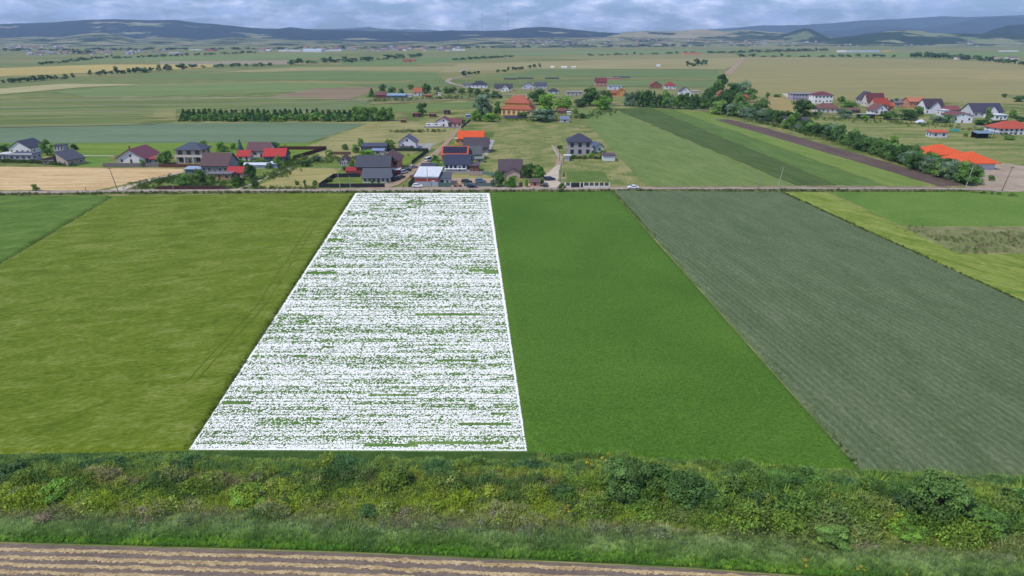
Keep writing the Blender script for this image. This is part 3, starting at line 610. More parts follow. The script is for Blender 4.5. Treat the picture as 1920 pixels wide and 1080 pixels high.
# ---- middle group right of the track
def ex(root, Wd, D, H):
    block(root, 'red_band', -Wd/2-.03, Wd/2+.03, -.04, 0, H*.5, H*.82, '#9a3f3a'); block(root, 'fascia', -Wd/2-.3, Wd/2+.3, -.36, -.31, H-.1, H+.3, '#dedde4')
    block(root, 'sign', Wd/2-3, Wd/2-1.4, -.1, -.045, H*.52, H*.6, '#efefef')
house('workshop hall with pale metal single-pitch roof and red band beside white car', 800, 349, 44, 13, 3.8, 'shed', 1.6, 'b', '#a8adba', '#c9cdd2', nf=0, ns=2, door=False, oh=.3, extra=ex, name='workshop', cat='workshop', rz=R(-3))
house('white annex with dark grey roof joined right of the workshop hall', 834, 348, 20, 8, 2.9, 'shed', .9, 'b', '#c8cbd2', '#4c4e58', nf=2, ns=1, wc='#6b3030', name='annex', cat='annex')
house('carport with dark violet panel roof behind the workshop hall', 803, 322, 26, 5, 2.2, 'shed', .6, 'b', '#5b5a68', '#3a3a50', nf=0, ns=0, door=False, name='carport', cat='carport')
def ex(root, Wd, D, H):
    block(root, 'balcony', -Wd/2, Wd/2-2, -1.5, 0, 1.1, 1.25, '#e6e6ea')
    for i in range(9): block(root, 'baluster', -Wd/2+.3+i*1.15, -Wd/2+.45+i*1.15, -1.5, -1.4, 0, 1.1, '#dcdce2')
house('white house with navy blue roof and white balustrade behind the green yard', 858, 321, 48, 10, 3.0, 'gable', 3.6, 'x', '#d7d9e2', '#262f49', nf=6, ns=1, extra=ex, ww=1.0, wh=1.7, wc='#3b4a6b')
house('brown barrel-topped shed between navy-roofed house and the yard fence', 889, 322, 17, 5, 2.6, 'shed', .6, 'b', '#8f5c50', '#51484c', nf=0, ns=0, name='shed', cat='shed')
house('orange-roofed house covered by a large dark solar array above the navy roof', 853, 303, 48, 11, 3.2, 'gable', 3.3, 'x', '#9a6c58', '#d0603a', nf=0, ns=1, oh=.5, solar=(12, 4, .12, .9), door=False)
house('grey-roofed single-storey wing right of the solar-panelled orange roof', 890, 300, 26, 9, 2.8, 'gable', 3.2, 'x', '#b9b4b2', '#4d5357', nf=2, ns=1)
house('wide brown-roofed house between bright orange roof and grey-roofed wing', 893, 287, 46, 11, 3.2, 'gable', 4.0, 'x', '#77727a', '#443a42', nf=3, ns=2, oh=.5)
house('hall with plain bright orange roof, topmost of the roofs along the track', 883, 272, 47, 11, 3.6, 'gable', 3.4, 'x', '#c9896b', '#ee5a1c', nf=3, ns=2, oh=.5, name='hall', cat='building')
house('tiny yellow kiosk tucked below the bright orange roof', 858, 271, 9, 3, 3.2, 'flat', 0, 'x', '#e2b93a', '#cfc8b8', nf=1, ns=0, door=False, name='kiosk', cat='kiosk')
house('small orange-walled hut between brown house and grey sheds by concrete yard', 896, 299, 15, 4, 2.8, 'shed', .5, 'b', '#d38b3a', '#dd9436', nf=0, ns=0, name='hut', cat='hut')
house('low grey-green shed below the small orange hut', 899, 305, 14, 3.5, 1.8, 'shed', .3, 'b', '#8a938a', '#77817c', nf=0, ns=0, name='shed', cat='shed')
def ex(root, Wd, D, H):
    m = wall_mesh('gable', 6.2, 3, 2.7, 1.6, 'y'); o = link('gable_wing', m.mesh('gable_wing', mat('#c6a9a0', .85)), root, (1.0, -2.2, 0))
    link('wing_roof', roof_mesh('gable', 6.2, 3, 2.7, 1.6, .6, ridge='y').mesh('wing_roof', mat('#4b3d44', .6, .14)), root, (1.0, -2.2, 0))
house('brown multi-gabled house with pinkish walls behind dense garden bushes', 957, 333, 41, 10, 3.4, 'gable', 3.5, 'x', '#bfa39b', '#4b3d44', nf=3, ns=1, oh=.7, extra=ex)
# ---- grey villa and its sheds
def ex(root, Wd, D, H):
    for i, z in ((-1, 4.3), (1, 4.3)): pass
vr_ = house('square two-storey grey stone villa with pyramidal slate roof in the meadow', 1087, 291, 44, 11, 6.6, 'hip', 3.6, 'x', '#a9a3a6', '#35374a', oh=.6, nf=3, st=2, ns=2, ww=1.5, wh=1.9, wc='#2f2c34', door=False)
house('small gabled garage with blue-grey roof and white front right of the villa', 1124, 285, 17, 8, 2.6, 'gable', 1.9, 'y', '#c9cac8', '#4c5870', nf=1, ns=0, rz=R(12), gw=False, name='garage', cat='garage', door=False)
house('white flat-topped garage with brown side at the edge of the oat field', 1142, 302, 22, 6, 2.6, 'shed', .3, 'b', '#d9dade', '#57444a', nf=0, ns=0, name='garage', cat='garage', door=False)
house('little white well house with flat top by the concrete wall', 1064, 302, 7, 2, 2.6, 'flat', 0, 'x', '#d7dbe2', '#c5c9d2', oh=.9, nf=0, ns=0, door=False, name='well_house', cat='shelter')
house('tiny white and orange kiosk beside the road hedge near the parked blue cars', 1003, 351, 18, 3.0, 2.2, 'gable', .9, 'x', '#cf8f74', '#5c4a48', nf=1, ns=0, name='kiosk', cat='kiosk', door=False)
# ---- farmhouse with caravans
def ex(root, Wd, D, H): pass
house('white farmhouse with maroon roof behind the low wall, beyond the hay meadow', 832, 238, 30, 10, 3.2, 'gable', 3.0, 'y', '#e8e6ea', '#6d3a44', nf=3, ns=2, oh=.6)
house('maroon-roofed right wing with pink porch of the white farmhouse', 853, 238, 24, 8, 2.9, 'gable', 2.2, 'x', '#c9a89c', '#713c44', nf=3, ns=1, oh=.5)
house('rusty corrugated shed left of the round dark tree, farmyard', 781, 220, 14, 6, 2.6, 'flat', 0, 'x', '#5d3732', '#6a3d36', nf=1, ns=0, name='shed', cat='shed')
house('rust red shed right of the round dark tree, farmyard', 811, 220, 12, 6, 2.2, 'flat', 0, 'x', '#6e4038', '#77453c', nf=1, ns=0, name='shed', cat='shed')
house('dark rusty barn box behind the maroon-roofed farmhouse', 838, 215, 11, 6, 3.0, 'flat', 0, 'x', '#54342c', '#5d3a30', nf=1, ns=0, name='shed', cat='shed')
house('blue-grey metal container beside the dark bush right of the farmhouse', 878, 222, 9, 6, 2.4, 'flat', 0, 'x', '#8c98a8', '#9aa7b8', nf=0, ns=0, name='container', cat='container', door=False)
house('weathered timber cart shelter in the grass left of the white caravans', 756, 230, 9, 4, 1.6, 'shed', .6, 'b', '#6a4d3e', '#7a5c48', nf=0, ns=0, name='shelter', cat='shelter', door=False)

# ---- yellow mansion: two-tier roof
p = at(968, 217); man = thing('mansion', 'yellow manor house with two-tier red tiled roof among big trees', 'mansion', (p.x, p.y, 0), R(-14))
Wm, Dm = 62/sc(217)*.92, 16
link('wall', MB().box(-Wm/2, Wm/2, 0, Dm, 0, 5.0).mesh('wall', mat('#dba55a', .85, .06)), man)
link('upper_wall', MB().box(-Wm/2+2.3, Wm/2-2.3, 2.3, Dm-2.3, 5.0, 9.2).mesh('upper_wall', mat('#dba55a', .85, .06)), man)
a, b_ = Wm/2+.5, .5; i = 2.35
rt = mat('#a3573f', .8, .16, 2, bump=.04)
link('lower_roof', MB().thick([(-a, -b_, 4.9), (a, -b_, 4.9), (a, Dm+b_, 4.9), (-a, Dm+b_, 4.9), (-Wm/2+i, i, 7.6), (Wm/2-i, i, 7.6), (Wm/2-i, Dm-i, 7.6), (-Wm/2+i, Dm-i, 7.6)],
     [(0, 1, 5, 4), (1, 2, 6, 5), (2, 3, 7, 6), (3, 0, 4, 7)], .25).mesh('lower_roof', rt), man)
tr = link('roof', roof_mesh('hip', Wm-4.6, Dm-4.6, 9.2, 5.4, .6).mesh('roof', rt), man, (0, 2.3, 0))
for cx in (-4, 6): link('chimney', MB().box(cx-.5, cx+.5, 5.2, 6.2, 11, 15.6).mesh('chimney', mat('#cdbb9a', .9)), tr)
for i in range(6): add_window(man, Wm, Dm, 'f', -Wm/2+Wm*(i+.5)/6, 2.4, 1.3, 2.2, '#efe6d2')
for i in range(4): add_window(man, Wm, Dm, 'l', -Dm/2+Dm*(i+.5)/4, 2.4, 1.2, 2.0, '#efe6d2')
add_door(man, 1.9, 1.6, 3, '#a04828'); 
for i in range(7): block(man, 'pilaster', -Wm/2+Wm*i/6-.25, -Wm/2+Wm*i/6+.25, -.08, 0, 0, 4.7, '#efe2c4')
block(man, 'porch', -Wm/2-3.5, -Wm/2, 1, 7, 2.9, 3.15, '#6a4d4c'); block(man, 'porch_post', -Wm/2-3.4, -Wm/2-3.1, 1.1, 1.4, 0, 2.9, '#dcd2c0')
# ---- ground solar array before the mansion
p = at(964, 222); sa = thing('solar_array', 'dark ground-mounted solar array on the grass before the yellow mansion', 'solar array', (p.x, p.y, 0), R(-8))
pm = MB().box(-1.2, 1.2, -1.4, 1.4, 0, .06).mesh('solar_panel', mat('#23263c', .3, .1)); fmh = MB().box(-.05, .05, -.05, .05, 0, .6).mesh('leg', mat('#8a8c90', .5))
for r in range(3):
    for c in range(6):
        o = link('solar_panel', pm, sa, ((c-2.5)*2.45-(r*1.0), r*3.6, .9)); o.rotation_euler = (R(18), 0, 0)
        link('leg', fmh, sa, ((c-2.5)*2.45-(r*1.0), r*3.6, 0))
house('small shed with grey-blue pitched roof and white wall below the mansion trees', 1059, 229, 16, 6, 2.0, 'gable', 1.8, 'x', '#c6cbd4', '#6e7a8c', nf=1, ns=1, name='shed', cat='shed')
house('small brown-roofed hut under trees right of the yellow mansion', 1053, 214, 15, 6, 2.4, 'gable', 2.0, 'x', '#8a6f62', '#6d4238', nf=1, ns=1, name='hut', cat='hut')
house('tiny white trailer box on grass by the brown-roofed hut', 1067, 215, 6, 3, 2, 'flat', 0, 'x', '#dedede', '#e6e6e6', nf=0, ns=0, door=False, name='trailer', cat='trailer')

# ---- farm and houses in the middle distance
MIDH = [
 ('maroon timber barn at the left end of the roadside farm', 714, 184, 20, 8, 3.0, 'gable', 2.4, 'x', '#7a4a44', '#6e3f40', 2),
 ('long blue-grey metal roofed stable in the roadside farm', 742, 184, 36, 8, 2.6, 'gable', 1.6, 'x', '#6c7076', '#7f97ac', 0),
 ('white flat garage right of the long blue-grey stable', 766, 183, 11, 6, 3.0, 'flat', 0, 'x', '#dcdcde', '#c9c9cc', 0),
 ('house with orange tiled roof and white gable in the roadside farm', 783, 180, 15, 9, 4.0, 'gable', 4.0, 'x', '#d3cfca', '#b9623f', 2),
 ('low rust-coloured shed in the grass right of the roadside farm', 803, 183, 12, 5, 2.0, 'shed', .6, 'b', '#a0563f', '#8d5240', 0),
 ('tiny white hut with red lean-to beside the farm lane', 824, 179, 6, 4, 2.6, 'flat', 0, 'x', '#e0ded8', '#cfcdc8', 0),
 ('white bungalow with black hip roof, first of the dark-roofed row', 899, 165, 30, 12, 3.6, 'hip', 4.0, 'x', '#e2e4ea', '#2c2f3e', 4),
 ('low pale house with slate roof left of the black hip-roofed bungalow', 876, 164, 16, 8, 3.0, 'gable', 2.0, 'x', '#c9c9c8', '#565a62', 2),
 ('dark-roofed house with white front gable, second of the row', 944, 170, 34, 12, 3.2, 'gable', 4.0, 'x', '#c8bfb8', '#3b3a44', 3),
 ('white gable front house nestled before the dark-roofed second house', 947, 172, 14, 8, 3.4, 'gable', 3.6, 'y', '#eceaea', '#3b3a44', 2),
 ('pale grey gabled house, left of the twin grey pair', 990, 167, 22, 10, 3.6, 'gable', 3.6, 'y', '#c3c8d4', '#4f5364', 2),
 ('slate-roofed house, right of the twin grey pair', 1014, 166, 22, 10, 3.6, 'gable', 3.4, 'x', '#b9c0ce', '#464a5a', 3),
 ('low black-roofed house with white trim below the twin grey pair', 1038, 176, 20, 9, 2.8, 'hip', 2.6, 'x', '#c9cdd2', '#33353e', 2),
 ('flat-roofed pale modern house by the dark round trees', 1077, 179, 30, 12, 3.4, 'flat', 0, 'x', '#b5b4ac', '#8c8c8c', 4),
 ('two-storey pink house with maroon gable roof standing alone in the fields', 1127, 162, 21, 10, 5.4, 'gable', 4.4, 'x', '#c08a84', '#6a2c33', 3),
 ('long low salmon-coloured building site right of the maroon-roofed house', 1151, 150, 28, 10, 2.6, 'flat', 0, 'x', '#c29a80', '#b98f78', 0),
 ('white and blue modern bungalow right of the maroon-roofed house', 1153, 168, 25, 9, 4.0, 'flat', 0, 'x', '#d5dbe4', '#76849c', 3),
 ('orange-walled gabled house beside the tall hedge trees', 1165, 180, 18, 9, 3.8, 'gable', 3.6, 'y', '#d99a5e', '#b5603c', 2),
 ('small terracotta outbuilding left of the orange-walled gabled house', 1148, 180, 14, 6, 3.0, 'gable', 1.8, 'x', '#c4714a', '#b4593c', 1),
 ('red-roofed chalet with brown gable above the tall hedge trees', 1230, 166, 20, 10, 3.8, 'gable', 4.2, 'y', '#94604c', '#9a4636', 3),
 ('white house with crimson hip roof right of the brown chalet', 1257, 167, 20, 10, 3.8, 'hip', 4.0, 'x', '#d8d8da', '#a23a38', 3),
 ('white house with dark grey gable at the hedge end', 1285, 180, 20, 10, 4.4, 'gable', 4.4, 'y', '#e4e4e8', '#4a4654', 3),
 ('pale flat-roofed garage right of the dark grey gabled house', 1303, 176, 16, 8, 2.8, 'flat', 0, 'x', '#c9c1b0', '#b9b2a4', 0),
 ('orange-gabled cottage half hidden in the dense tree clump', 1353, 186, 12, 8, 5.0, 'gable', 3.0, 'y', '#cf8a68', '#a9583c', 1),
 ('narrow terracotta house half hidden at the tree clump edge', 1397, 196, 10, 8, 6.0, 'gable', 2.4, 'x', '#a35c44', '#a14c36', 1),
]
for lab, px, py, w, D, H, rf, rh, rd, wc_, rc_, nf in MIDH:
    house(lab, px, py, w, D, H, rf, rh, rd, wc_, rc_, nf=nf, ns=1 if nf else 0, door=nf > 1, ww=1.4, st=2 if H > 5 else 1, name='house' if nf > 1 else 'outbuilding', cat='house' if nf > 1 else 'outbuilding')
# ---- right village
RV = [
 ('long pale violet building with flat roof at the left end of the right village', 1508, 188, 46, 12, 6.0, 'flat', 0, 'x', '#a9a2b4', '#8f8898', 8, 2),
 ('white two-storey villa with maroon hip roof joined to the long violet building', 1543, 194, 34, 13, 7.4, 'hip', 2.6, 'x', '#eceaee', '#6b3039', 5, 2),
 ('long brown-roofed bungalow behind the big round bush', 1552, 211, 42, 10, 3.2, 'hip', 3.6, 'x', '#d9d2cc', '#6e4a42', 5, 1),
 ('dark slate gabled house half hidden behind the maroon and red roofs', 1628, 195, 24, 12, 4.4, 'gable', 6.0, 'y', '#b9b6bc', '#43404c', 2, 1),
 ('maroon-roofed house with steep long roof left of the construction site', 1641, 200, 32, 11, 4.6, 'gable', 6.4, 'x', '#d2c6c0', '#5e2b30', 3, 1),
 ('house with bright red-brown roof between maroon roof and white gable front', 1652, 207, 26, 10, 5.0, 'gable', 4.4, 'x', '#c9a892', '#a6402c', 3, 1),
 ('white gable-fronted house with brown roof behind the bus', 1651, 221, 27, 12, 5.4, 'gable', 4.4, 'y', '#e5e2e6', '#6f4942', 3, 2),
 ('small orange-roofed shed right of the red-brown roof', 1669, 206, 11, 6, 3.2, 'gable', 2.4, 'x', '#c67a52', '#c2542e', 1, 1),
 ('low wooden shed with brown roof left of the bus', 1599, 212, 26, 6, 2.4, 'gable', 1.4, 'x', '#5f4a44', '#6b4a42', 2, 1),
 ('half-built grey block house left of the orange brick house', 1688, 200, 22, 10, 3.4, 'gable', 2.6, 'x', '#a7a09a', '#6f6c72', 2, 1),
 ('house of bare orange brick under construction left of the dark-gabled villa', 1718, 202, 30, 11, 5.2, 'gable', 3.0, 'x', '#c88a6a', '#c97d5c', 4, 1),
 ('villa with dark brown roof and white front gable with timber posts', 1751, 213, 34, 13, 5.2, 'gable', 5.6, 'x', '#dedfe6', '#3f333c', 4, 2),
 ('low red-roofed building between dark brown villa and white gabled house', 1783, 214, 34, 12, 3.4, 'gable', 2.6, 'x', '#c9b6ae', '#7c4640', 3, 1),
 ('tall white gabled house with shallow brown roof and one attic window', 1803, 231, 38, 14, 5.0, 'gable', 2.2, 'y', '#eaebf0', '#6e4240', 3, 1),
 ('small white house with flat parapet left of the white gabled house', 1772, 220, 10, 8, 5.2, 'flat', 0, 'x', '#e4e4ea', '#d9d9de', 1, 1),
 ('large villa with dark grey cross-gabled roof and white annex', 1851, 221, 56, 15, 4.6, 'gable', 5.4, 'x', '#c8c6cc', '#3c3a4c', 5, 1),
 ('white flat-roofed annex with big windows right of the dark cross-gabled villa', 1876, 225, 22, 9, 3.6, 'flat', 0, 'x', '#eceef2', '#d5d6dc', 3, 1),
 ('white bungalow with red hip roof cut by the right edge', 1904, 253, 66, 14, 3.8, 'hip', 3.8, 'x', '#d9dae2', '#c2553a', 7, 2),
 ('little white shed with bright orange flat roof in the right meadow', 1761, 258, 30, 6, 3.0, 'shed', .7, 'b', '#d2d4dc', '#dd5a2c', 2, 1),
 ('small house with dark grey gable roof and white end wall by the hedgerow', 1495, 240, 40, 9, 3.4, 'gable', 3.2, 'x', '#cfc9d2', '#4a4350', 2, 1),
]
RVROOT = {}
for lab, px, py, w, D, H, rf, rh, rd, wc_, rc_, nf, st in RV:
    RVROOT[px] = house(lab, px, py, w, D, H, rf, rh, rd, wc_, rc_, nf=nf, ns=2, st=st, ww=1.3, oh=.6, door=nf > 2, gw=(px != 1851), name='house' if nf > 2 else 'outbuilding', cat='house' if nf > 2 else 'outbuilding', wh=1.5)
def cross(root, x, wd, H, rh, d, wc_, rc_):
    link('gable_wing', wall_mesh('gable', wd, d, H, rh, 'y').mesh('gable_wing', mat(wc_, .85)), root, (x, -d+1.5, 0))
    link('wing_roof', roof_mesh('gable', wd, d+4, H, rh, .6, ridge='y').mesh('wing_roof', mat(rc_, .6, .14)), root, (x, -d+1.5, 0))
cross(RVROOT[1851], 1.5, 9, 4.4, 4.6, 4, '#e4e2e4', '#3c3a4c'); cross(RVROOT[1751], 0, 9, 5, 4.6, 3, '#dfe0e8', '#3f333c')
def barn(lab, px, py, w, D, H, rh, solid=True):
    return house(lab, px, py, w, D, H, 'hip', rh, 'x', '#d4d6e0', '#f0601e', nf=0, ns=0, oh=1.6, door=False, name='pavilion', cat='pavilion')
barn('large pavilion with bright orange hip roof, farther of the two, behind trees', 1772, 302, 66, 15, 3.2, 3.6)
barn('large pavilion with bright orange hip roof and white wall beside the gravel yard', 1834, 318, 60, 15, 3.0, 3.9)
p = at(1846, 260); sh = thing('pole_barn', 'open black pole barn with blue-grey roof in the right meadow', 'barn', (p.x, p.y, 0))
link('roof', MB().thick([(-5.5, -.5, 3.2), (5.5, -.5, 3.2), (5.5, 5.5, 4.0), (-5.5, 5.5, 4.0)], [(0, 1, 2, 3)], .2).mesh('roof', mat('#6d8494', .5)), sh)
for x in (-5, -1.7, 1.7, 5):
    for y in (0, 5): block(sh, 'post', x-.12, x+.12, y-.12, y+.12, 0, 3.1+.13*y, '#2c2622')
block(sh, 'back_wall', -5.1, 5.1, 5.15, 5.25, 0, 3.4, '#2b2a2c')
p = at(1790, 246); 
me = MB().thick([(-2.6, -1.6, .3), (2.6, -1.7, .2), (2.9, 1.6, .6), (-2.4, 1.7, .5), (-.8, 0, 1.5), (1.1, .1, 1.9)], [(0, 1, 5, 4), (1, 2, 5), (2, 3, 4, 5), (3, 0, 4)], .2).mesh('tarpaulin', mat('#2d7f7a', .4))
link('tarpaulin', me, None, (p.x, p.y, 0), label='crumpled teal tarpaulin heap in the right meadow near the orange-roofed shed', category='tarpaulin')
p = at(1725, 230)
me = MB().thick([(-4, -2, .3), (3, -2.4, .2), (4, 2, .3), (-3, 2.2, .3), (-1.5, 0, 1.9), (1.3, .3, 2.4)], [(0, 1, 5, 4), (1, 2, 5), (2, 3, 4, 5), (3, 0, 4)], .2).mesh('sheeting', mat('#c9ccd8', .6))
link('sheeting', me, None, (p.x, p.y, 0), label='heap of white plastic sheeting in front of the orange brick house', category='sheeting')

# ================================================================== FENCES AND WALLS
def fence(label, pts, h, c, pitch=2.5, pw=.06, posts=True, nm='fence', cat='fence', pc=None, gap=.06, boards=0):
    P = [at(*q) for q in pts]; root = thing(nm, label, cat, tuple(P[0]))
    m = mat(c, .8, .15); mp_ = mat(pc or c, .8, .1)
    cache = {}
    for i in range(len(P)-1):
        d = P[i+1]-P[i]; n = max(1, round(d.length/pitch)); ang = math.atan2(d.y, d.x); st = d.length/n
        key = round(st, 3)
        if key not in cache:
            if boards:
                k = boards; w = (st-gap)/k; mb = MB()
                bm_ = MB().box(-w/2+.012, w/2-.012, -pw/2, pw/2, .06, h).mesh('board', m); cache[key] = ('b', bm_, w, k)
            else:
                cache[key] = ('p', MB().box(-st/2+gap, st/2-gap, -pw/2, pw/2, .08, h).mesh('panel', m))
        for j in range(n):
            q = P[i]+d*((j+.5)/n)-P[0]
            cc = cache[key]
            if cc[0] == 'p': link('panel', cc[1], root, tuple(q), ang)
            else:
                for b3 in range(cc[3]):
                    qq = q+d.normalized()*((b3-(cc[3]-1)/2)*cc[2]); o = link('board', cc[1], root, (qq.x, qq.y, random.uniform(-.03, .03)), ang)
            if posts:
                if 'post' not in cache: cache['post'] = MB().box(-.07, .07, -.09, .09, 0, h+.12).mesh('post', mp_)
                q0 = P[i]+d*(j/n)-P[0]; link('post', cache['post'], root, tuple(q0), ang)
    return root
fence('weathered grey upright board fence before the white maroon-roofed bungalow', [(193, 313), (297, 313.5)], 1.9, '#77716f', pitch=2.6, posts=False, boards=6)
fence('dark red-brown fence right of the grey board fence', [(298, 313.5), (378, 314)], 1.5, '#5e3530', pitch=2.5)
fence('dark brown low roadside fence below the garden bushes', [(297, 356), (424, 355.5)], 1.6, '#4a2a28', pitch=2.4)
fence('red-brown perimeter fence around the lawn beside the red roof', [(525, 281), (612, 280.5), (550, 299)], 1.8, '#4a2623', pitch=2.6)
fence('black slatted fence along the road corner before the white-walled house', [(598, 352), (722, 352)], 1.7, '#22262e', pitch=2.4)
fence('black side fence of the garden left of the white-walled house', [(598, 352), (626, 333), (676, 332)], 1.7, '#242a35', pitch=2.4)
fence('dark fence running from road corner up beside the parked cars', [(727, 344), (752, 323)], 1.8, '#1f2a3a', pitch=2.4)
fence('dark green hedge-like mesh fence around the fenced lawn along the track', [(722, 283.5), (803, 284), (772, 308)], 1.7, '#24382e', pitch=2.4)
fence('rusty picket fence beyond bushes left of the dark flat bungalow', [(623, 290), (658, 290.5)], 1.6, '#4d332f', pitch=.9, posts=False)
fence('green wire-mesh fence in front of the workshop annex along the road', [(766, 351), (777, 338)], 1.8, '#3f5a55', pitch=2.5)
fence('green roadside mesh fence between workshop and garden bushes', [(822, 350.5), (846, 350.5)], 1.8, '#55706a', pitch=2.5)
fence('green mesh fence in front of the parked pickups', [(870, 350), (927, 350)], 1.5, '#5a7470', pitch=2.5)
fence('pale yard wall below the navy-roofed house', [(828, 325), (905, 325)], .9, '#a9a4a6', pitch=3)
fence('low pinkish fence around the yard right of navy-roofed house', [(880, 329), (905, 329)], 1.5, '#b09a96', pitch=2.0)
fence('teal mesh fence running right towards the garden bushes', [(905, 327), (932, 331)], 1.5, '#5c7a72', pitch=2.4)
fence('low grey front wall of the farmhouse with caravans', [(795, 239.5), (862, 240)], .9, '#8a8a90', pitch=3)
fence('dark side fence of the farmhouse along the track head', [(865, 241), (882, 226)], 1.4, '#4a4c52', pitch=3)
fence('white concrete wall running diagonally beside the villa path', [(1036, 278), (1043, 290), (1054, 303)], 1.6, '#b9b7b0', pitch=3, posts=False, pw=.2, nm='wall', cat='wall')
fence('dark green garden fence before the cross-gabled villa', [(1858, 233), (1888, 231)], 2.2, '#1f3a3a', pitch=3)
fence('long low pale wall before the right village houses', [(1790, 236), (1880, 239)], .8, '#a89e90', pitch=4, nm='wall', cat='wall')
# white post fence with dark infill along the road
P0 = at(1060, 352); P1 = at(1142, 352); fr = thing('front_fence', 'white concrete front fence with dark infill panels and gate beside the road', 'fence', (P0.x, P0.y, 0))
Lf = P1.x-P0.x; wm_ = mat('#d9d9d6', .8, .06); dk = mat('#25282e', .6, .08)
cols_ = [0, .115, .335, .415, .54, .655, .77, .885, 1.0]
for i, u in enumerate(cols_): link('post', MB().box(u*Lf-.2, u*Lf+.2, -.2, .2, 0, 2.1).mesh('post', wm_), fr)
for i in range(8):
    x0, x1 = cols_[i]*Lf+.22, cols_[i+1]*Lf-.22
    if i in (1, 2): link('gate', MB().box(x0, x1, -.05, .05, .1, 1.95).mesh('gate', dk), fr)
    else:
        link('base_wall', MB().box(x0, x1, -.12, .12, 0, .75).mesh('base_wall', wm_), fr)
        for k in range(4): link('slat', MB().box(x0, x1, -.04, .04, .82+k*.3, 1.06+k*.3).mesh('slat', dk), fr)
p = at(977, 351); gt = thing('gate', 'brown wooden garden gate between pale posts among the roadside bushes', 'gate', (p.x, p.y, 0))
link('post', MB().box(-1.0, -.75, -.12, .12, 0, 2.2).mesh('post', mat('#c9b9ac')), gt); link('post', MB().box(.75, 1.0, -.12, .12, 0, 2.2).mesh('post', mat('#c9b9ac')), gt)
link('leaf', MB().box(-.73, .73, -.05, .05, .05, 1.9).mesh('leaf', mat('#5b3a30')), gt)

# ================================================================== POLES AND MASTS
def pole(label, px, py, top, lean=0, c='#7a7068', arm=True, nm='utility_pole'):
    p = at(px, py); h = up_at(top, p.y); r = thing(nm, label, 'utility pole', (p.x, p.y, 0))
    link('pole', MB().tube((0, 0, 0), (lean, 0, h), .17, .1, 8).mesh('pole', mat(c, .8, .15)), r)
    if arm:
        link('crossarm', MB().box(lean-.9, lean+.9, -.07, .07, h-.45, h-.3).mesh('crossarm', mat('#5c554e')), r)
        for x in (-.8, 0, .8): link('insulator', MB().tube((lean+x, 0, h-.3), (lean+x, 0, h-.08), .06, .04, 6).mesh('insulator', mat('#d9d6cf', .3)), r)
pole('leaning wooden pole with crossarm beside the pale track junction', 222, 360, 314, -1.7)
pole('wooden pole before the black slatted fence at the road corner', 639, 359, 315, -.8, '#a39a8c')
pole('thin steel pole inside the black slatted fence garden', 657, 352, 329, 0, '#9a9a9c', False)
pole('short wooden stake pole before the brown roadside fence', 326, 357, 337, -.3, '#8a8278', False)
pole('short marker pole at the stubble field end near the track', 162, 360, 350, 0, '#8a8278', False)
pole('slim concrete pole before the workshop hall', 802, 350, 313, 0, '#a6a6a4', False)
pole('slim pole before the roadside bushes right of the parked pickups', 928, 352, 330, 0, '#9a9894', False)
pole('tall pale pole at the gravel yard beside the front fence', 1053, 351, 300, 0, '#b5b0a6', False)
pole('darker pole next to the tall pale pole at the fence', 1051.5, 344, 302, 0, '#6a625a', False)
pole('pole standing at the end of the white diagonal wall', 1034, 283, 268, 0, '#b5b0a6', False)
pole('middle pole beside the white diagonal wall', 1049, 300, 281, 0, '#6c6660', False)
pole('pale concrete pole at the roadside left of the dark bean field', 1458, 354, 313, 1.2, '#aaa69c')
pole('small grey post at the oat field roadside', 1421, 351, 330, 0, '#8f8f8a', False)
pole('small grey post at the maize field roadside', 1611, 350, 337, 0, '#8f8f8a', False)
pole('pale concrete pole at the end of the hedgerow by the gravel yard', 1811, 350, 310, 1.2, '#a8a8a2')
pole('dark wooden pole with crossarm leaning right on the gravel yard', 1878, 359, 312, 1.9, '#6c6055')
for i, (px, top, Ym, lab) in enumerate([(903.5, 24, 7000, 'left of two tall red and white radio masts on the horizon ridge'), (952.5, 21, 7000, 'right, taller of two red and white radio masts on the horizon ridge')]):
    zt = up_at(top, Ym); zb = up_at(74, Ym)-5; X = x_at(px, Ym, 200)
    r = thing('radio_mast', lab, 'radio mast', (X, Ym, zb)); n = 8; hh = zt-zb
    for k in range(n): link('mast_section', MB().tube((0, 0, hh*k/n), (0, 0, hh*(k+1)/n), 1.9, 1.8, 4).mesh('mast_section', mat('#9b3a34' if k % 2 else '#9a9ca4', .6)), r)

# ================================================================== VEHICLES, PEOPLE
def car_mesh(style):
    if style == 'sedan': prof = [(-2.2, .35), (-2.25, .75), (-2.0, .95), (-1.45, 1.0), (-.85, 1.42), (.45, 1.45), (1.05, 1.0), (2.0, .85), (2.22, .6), (2.2, .3)]; gi = (3, 6)
    elif style == 'van': prof = [(-2.5, .35), (-2.55, 1.0), (-2.45, 1.95), (-1.8, 2.1), (1.1, 2.1), (1.75, 1.25), (2.45, 1.05), (2.6, .7), (2.55, .3)]; gi = (1, 5)
    elif style == 'suv': prof = [(-2.2, .4), (-2.28, 1.0), (-2.0, 1.6), (-1.2, 1.72), (.4, 1.7), (1.05, 1.12), (2.05, .98), (2.25, .7), (2.2, .35)]; gi = (1, 5)
    else: prof = [(-1.95, .35), (-2.02, .9), (-1.65, 1.42), (-1.0, 1.5), (.3, 1.46), (.95, 1.02), (1.85, .86), (2.02, .6), (1.98, .3)]; gi = (1, 5)
    n = len(prof); v = []; mid = .86
    def hw(z): return .86 if z < 1.0 else .86-(z-1.0)*.28
    for s in (-1, 1): v += [(x, s*hw(z), z) for x, z in prof]
    f = [tuple(range(n)), tuple(range(2*n-1, n-1, -1))]+[(i, n+i, n+(i+1) % n, (i+1) % n)[::-1] for i in range(n)]
    return prof, v, f
WH = {}
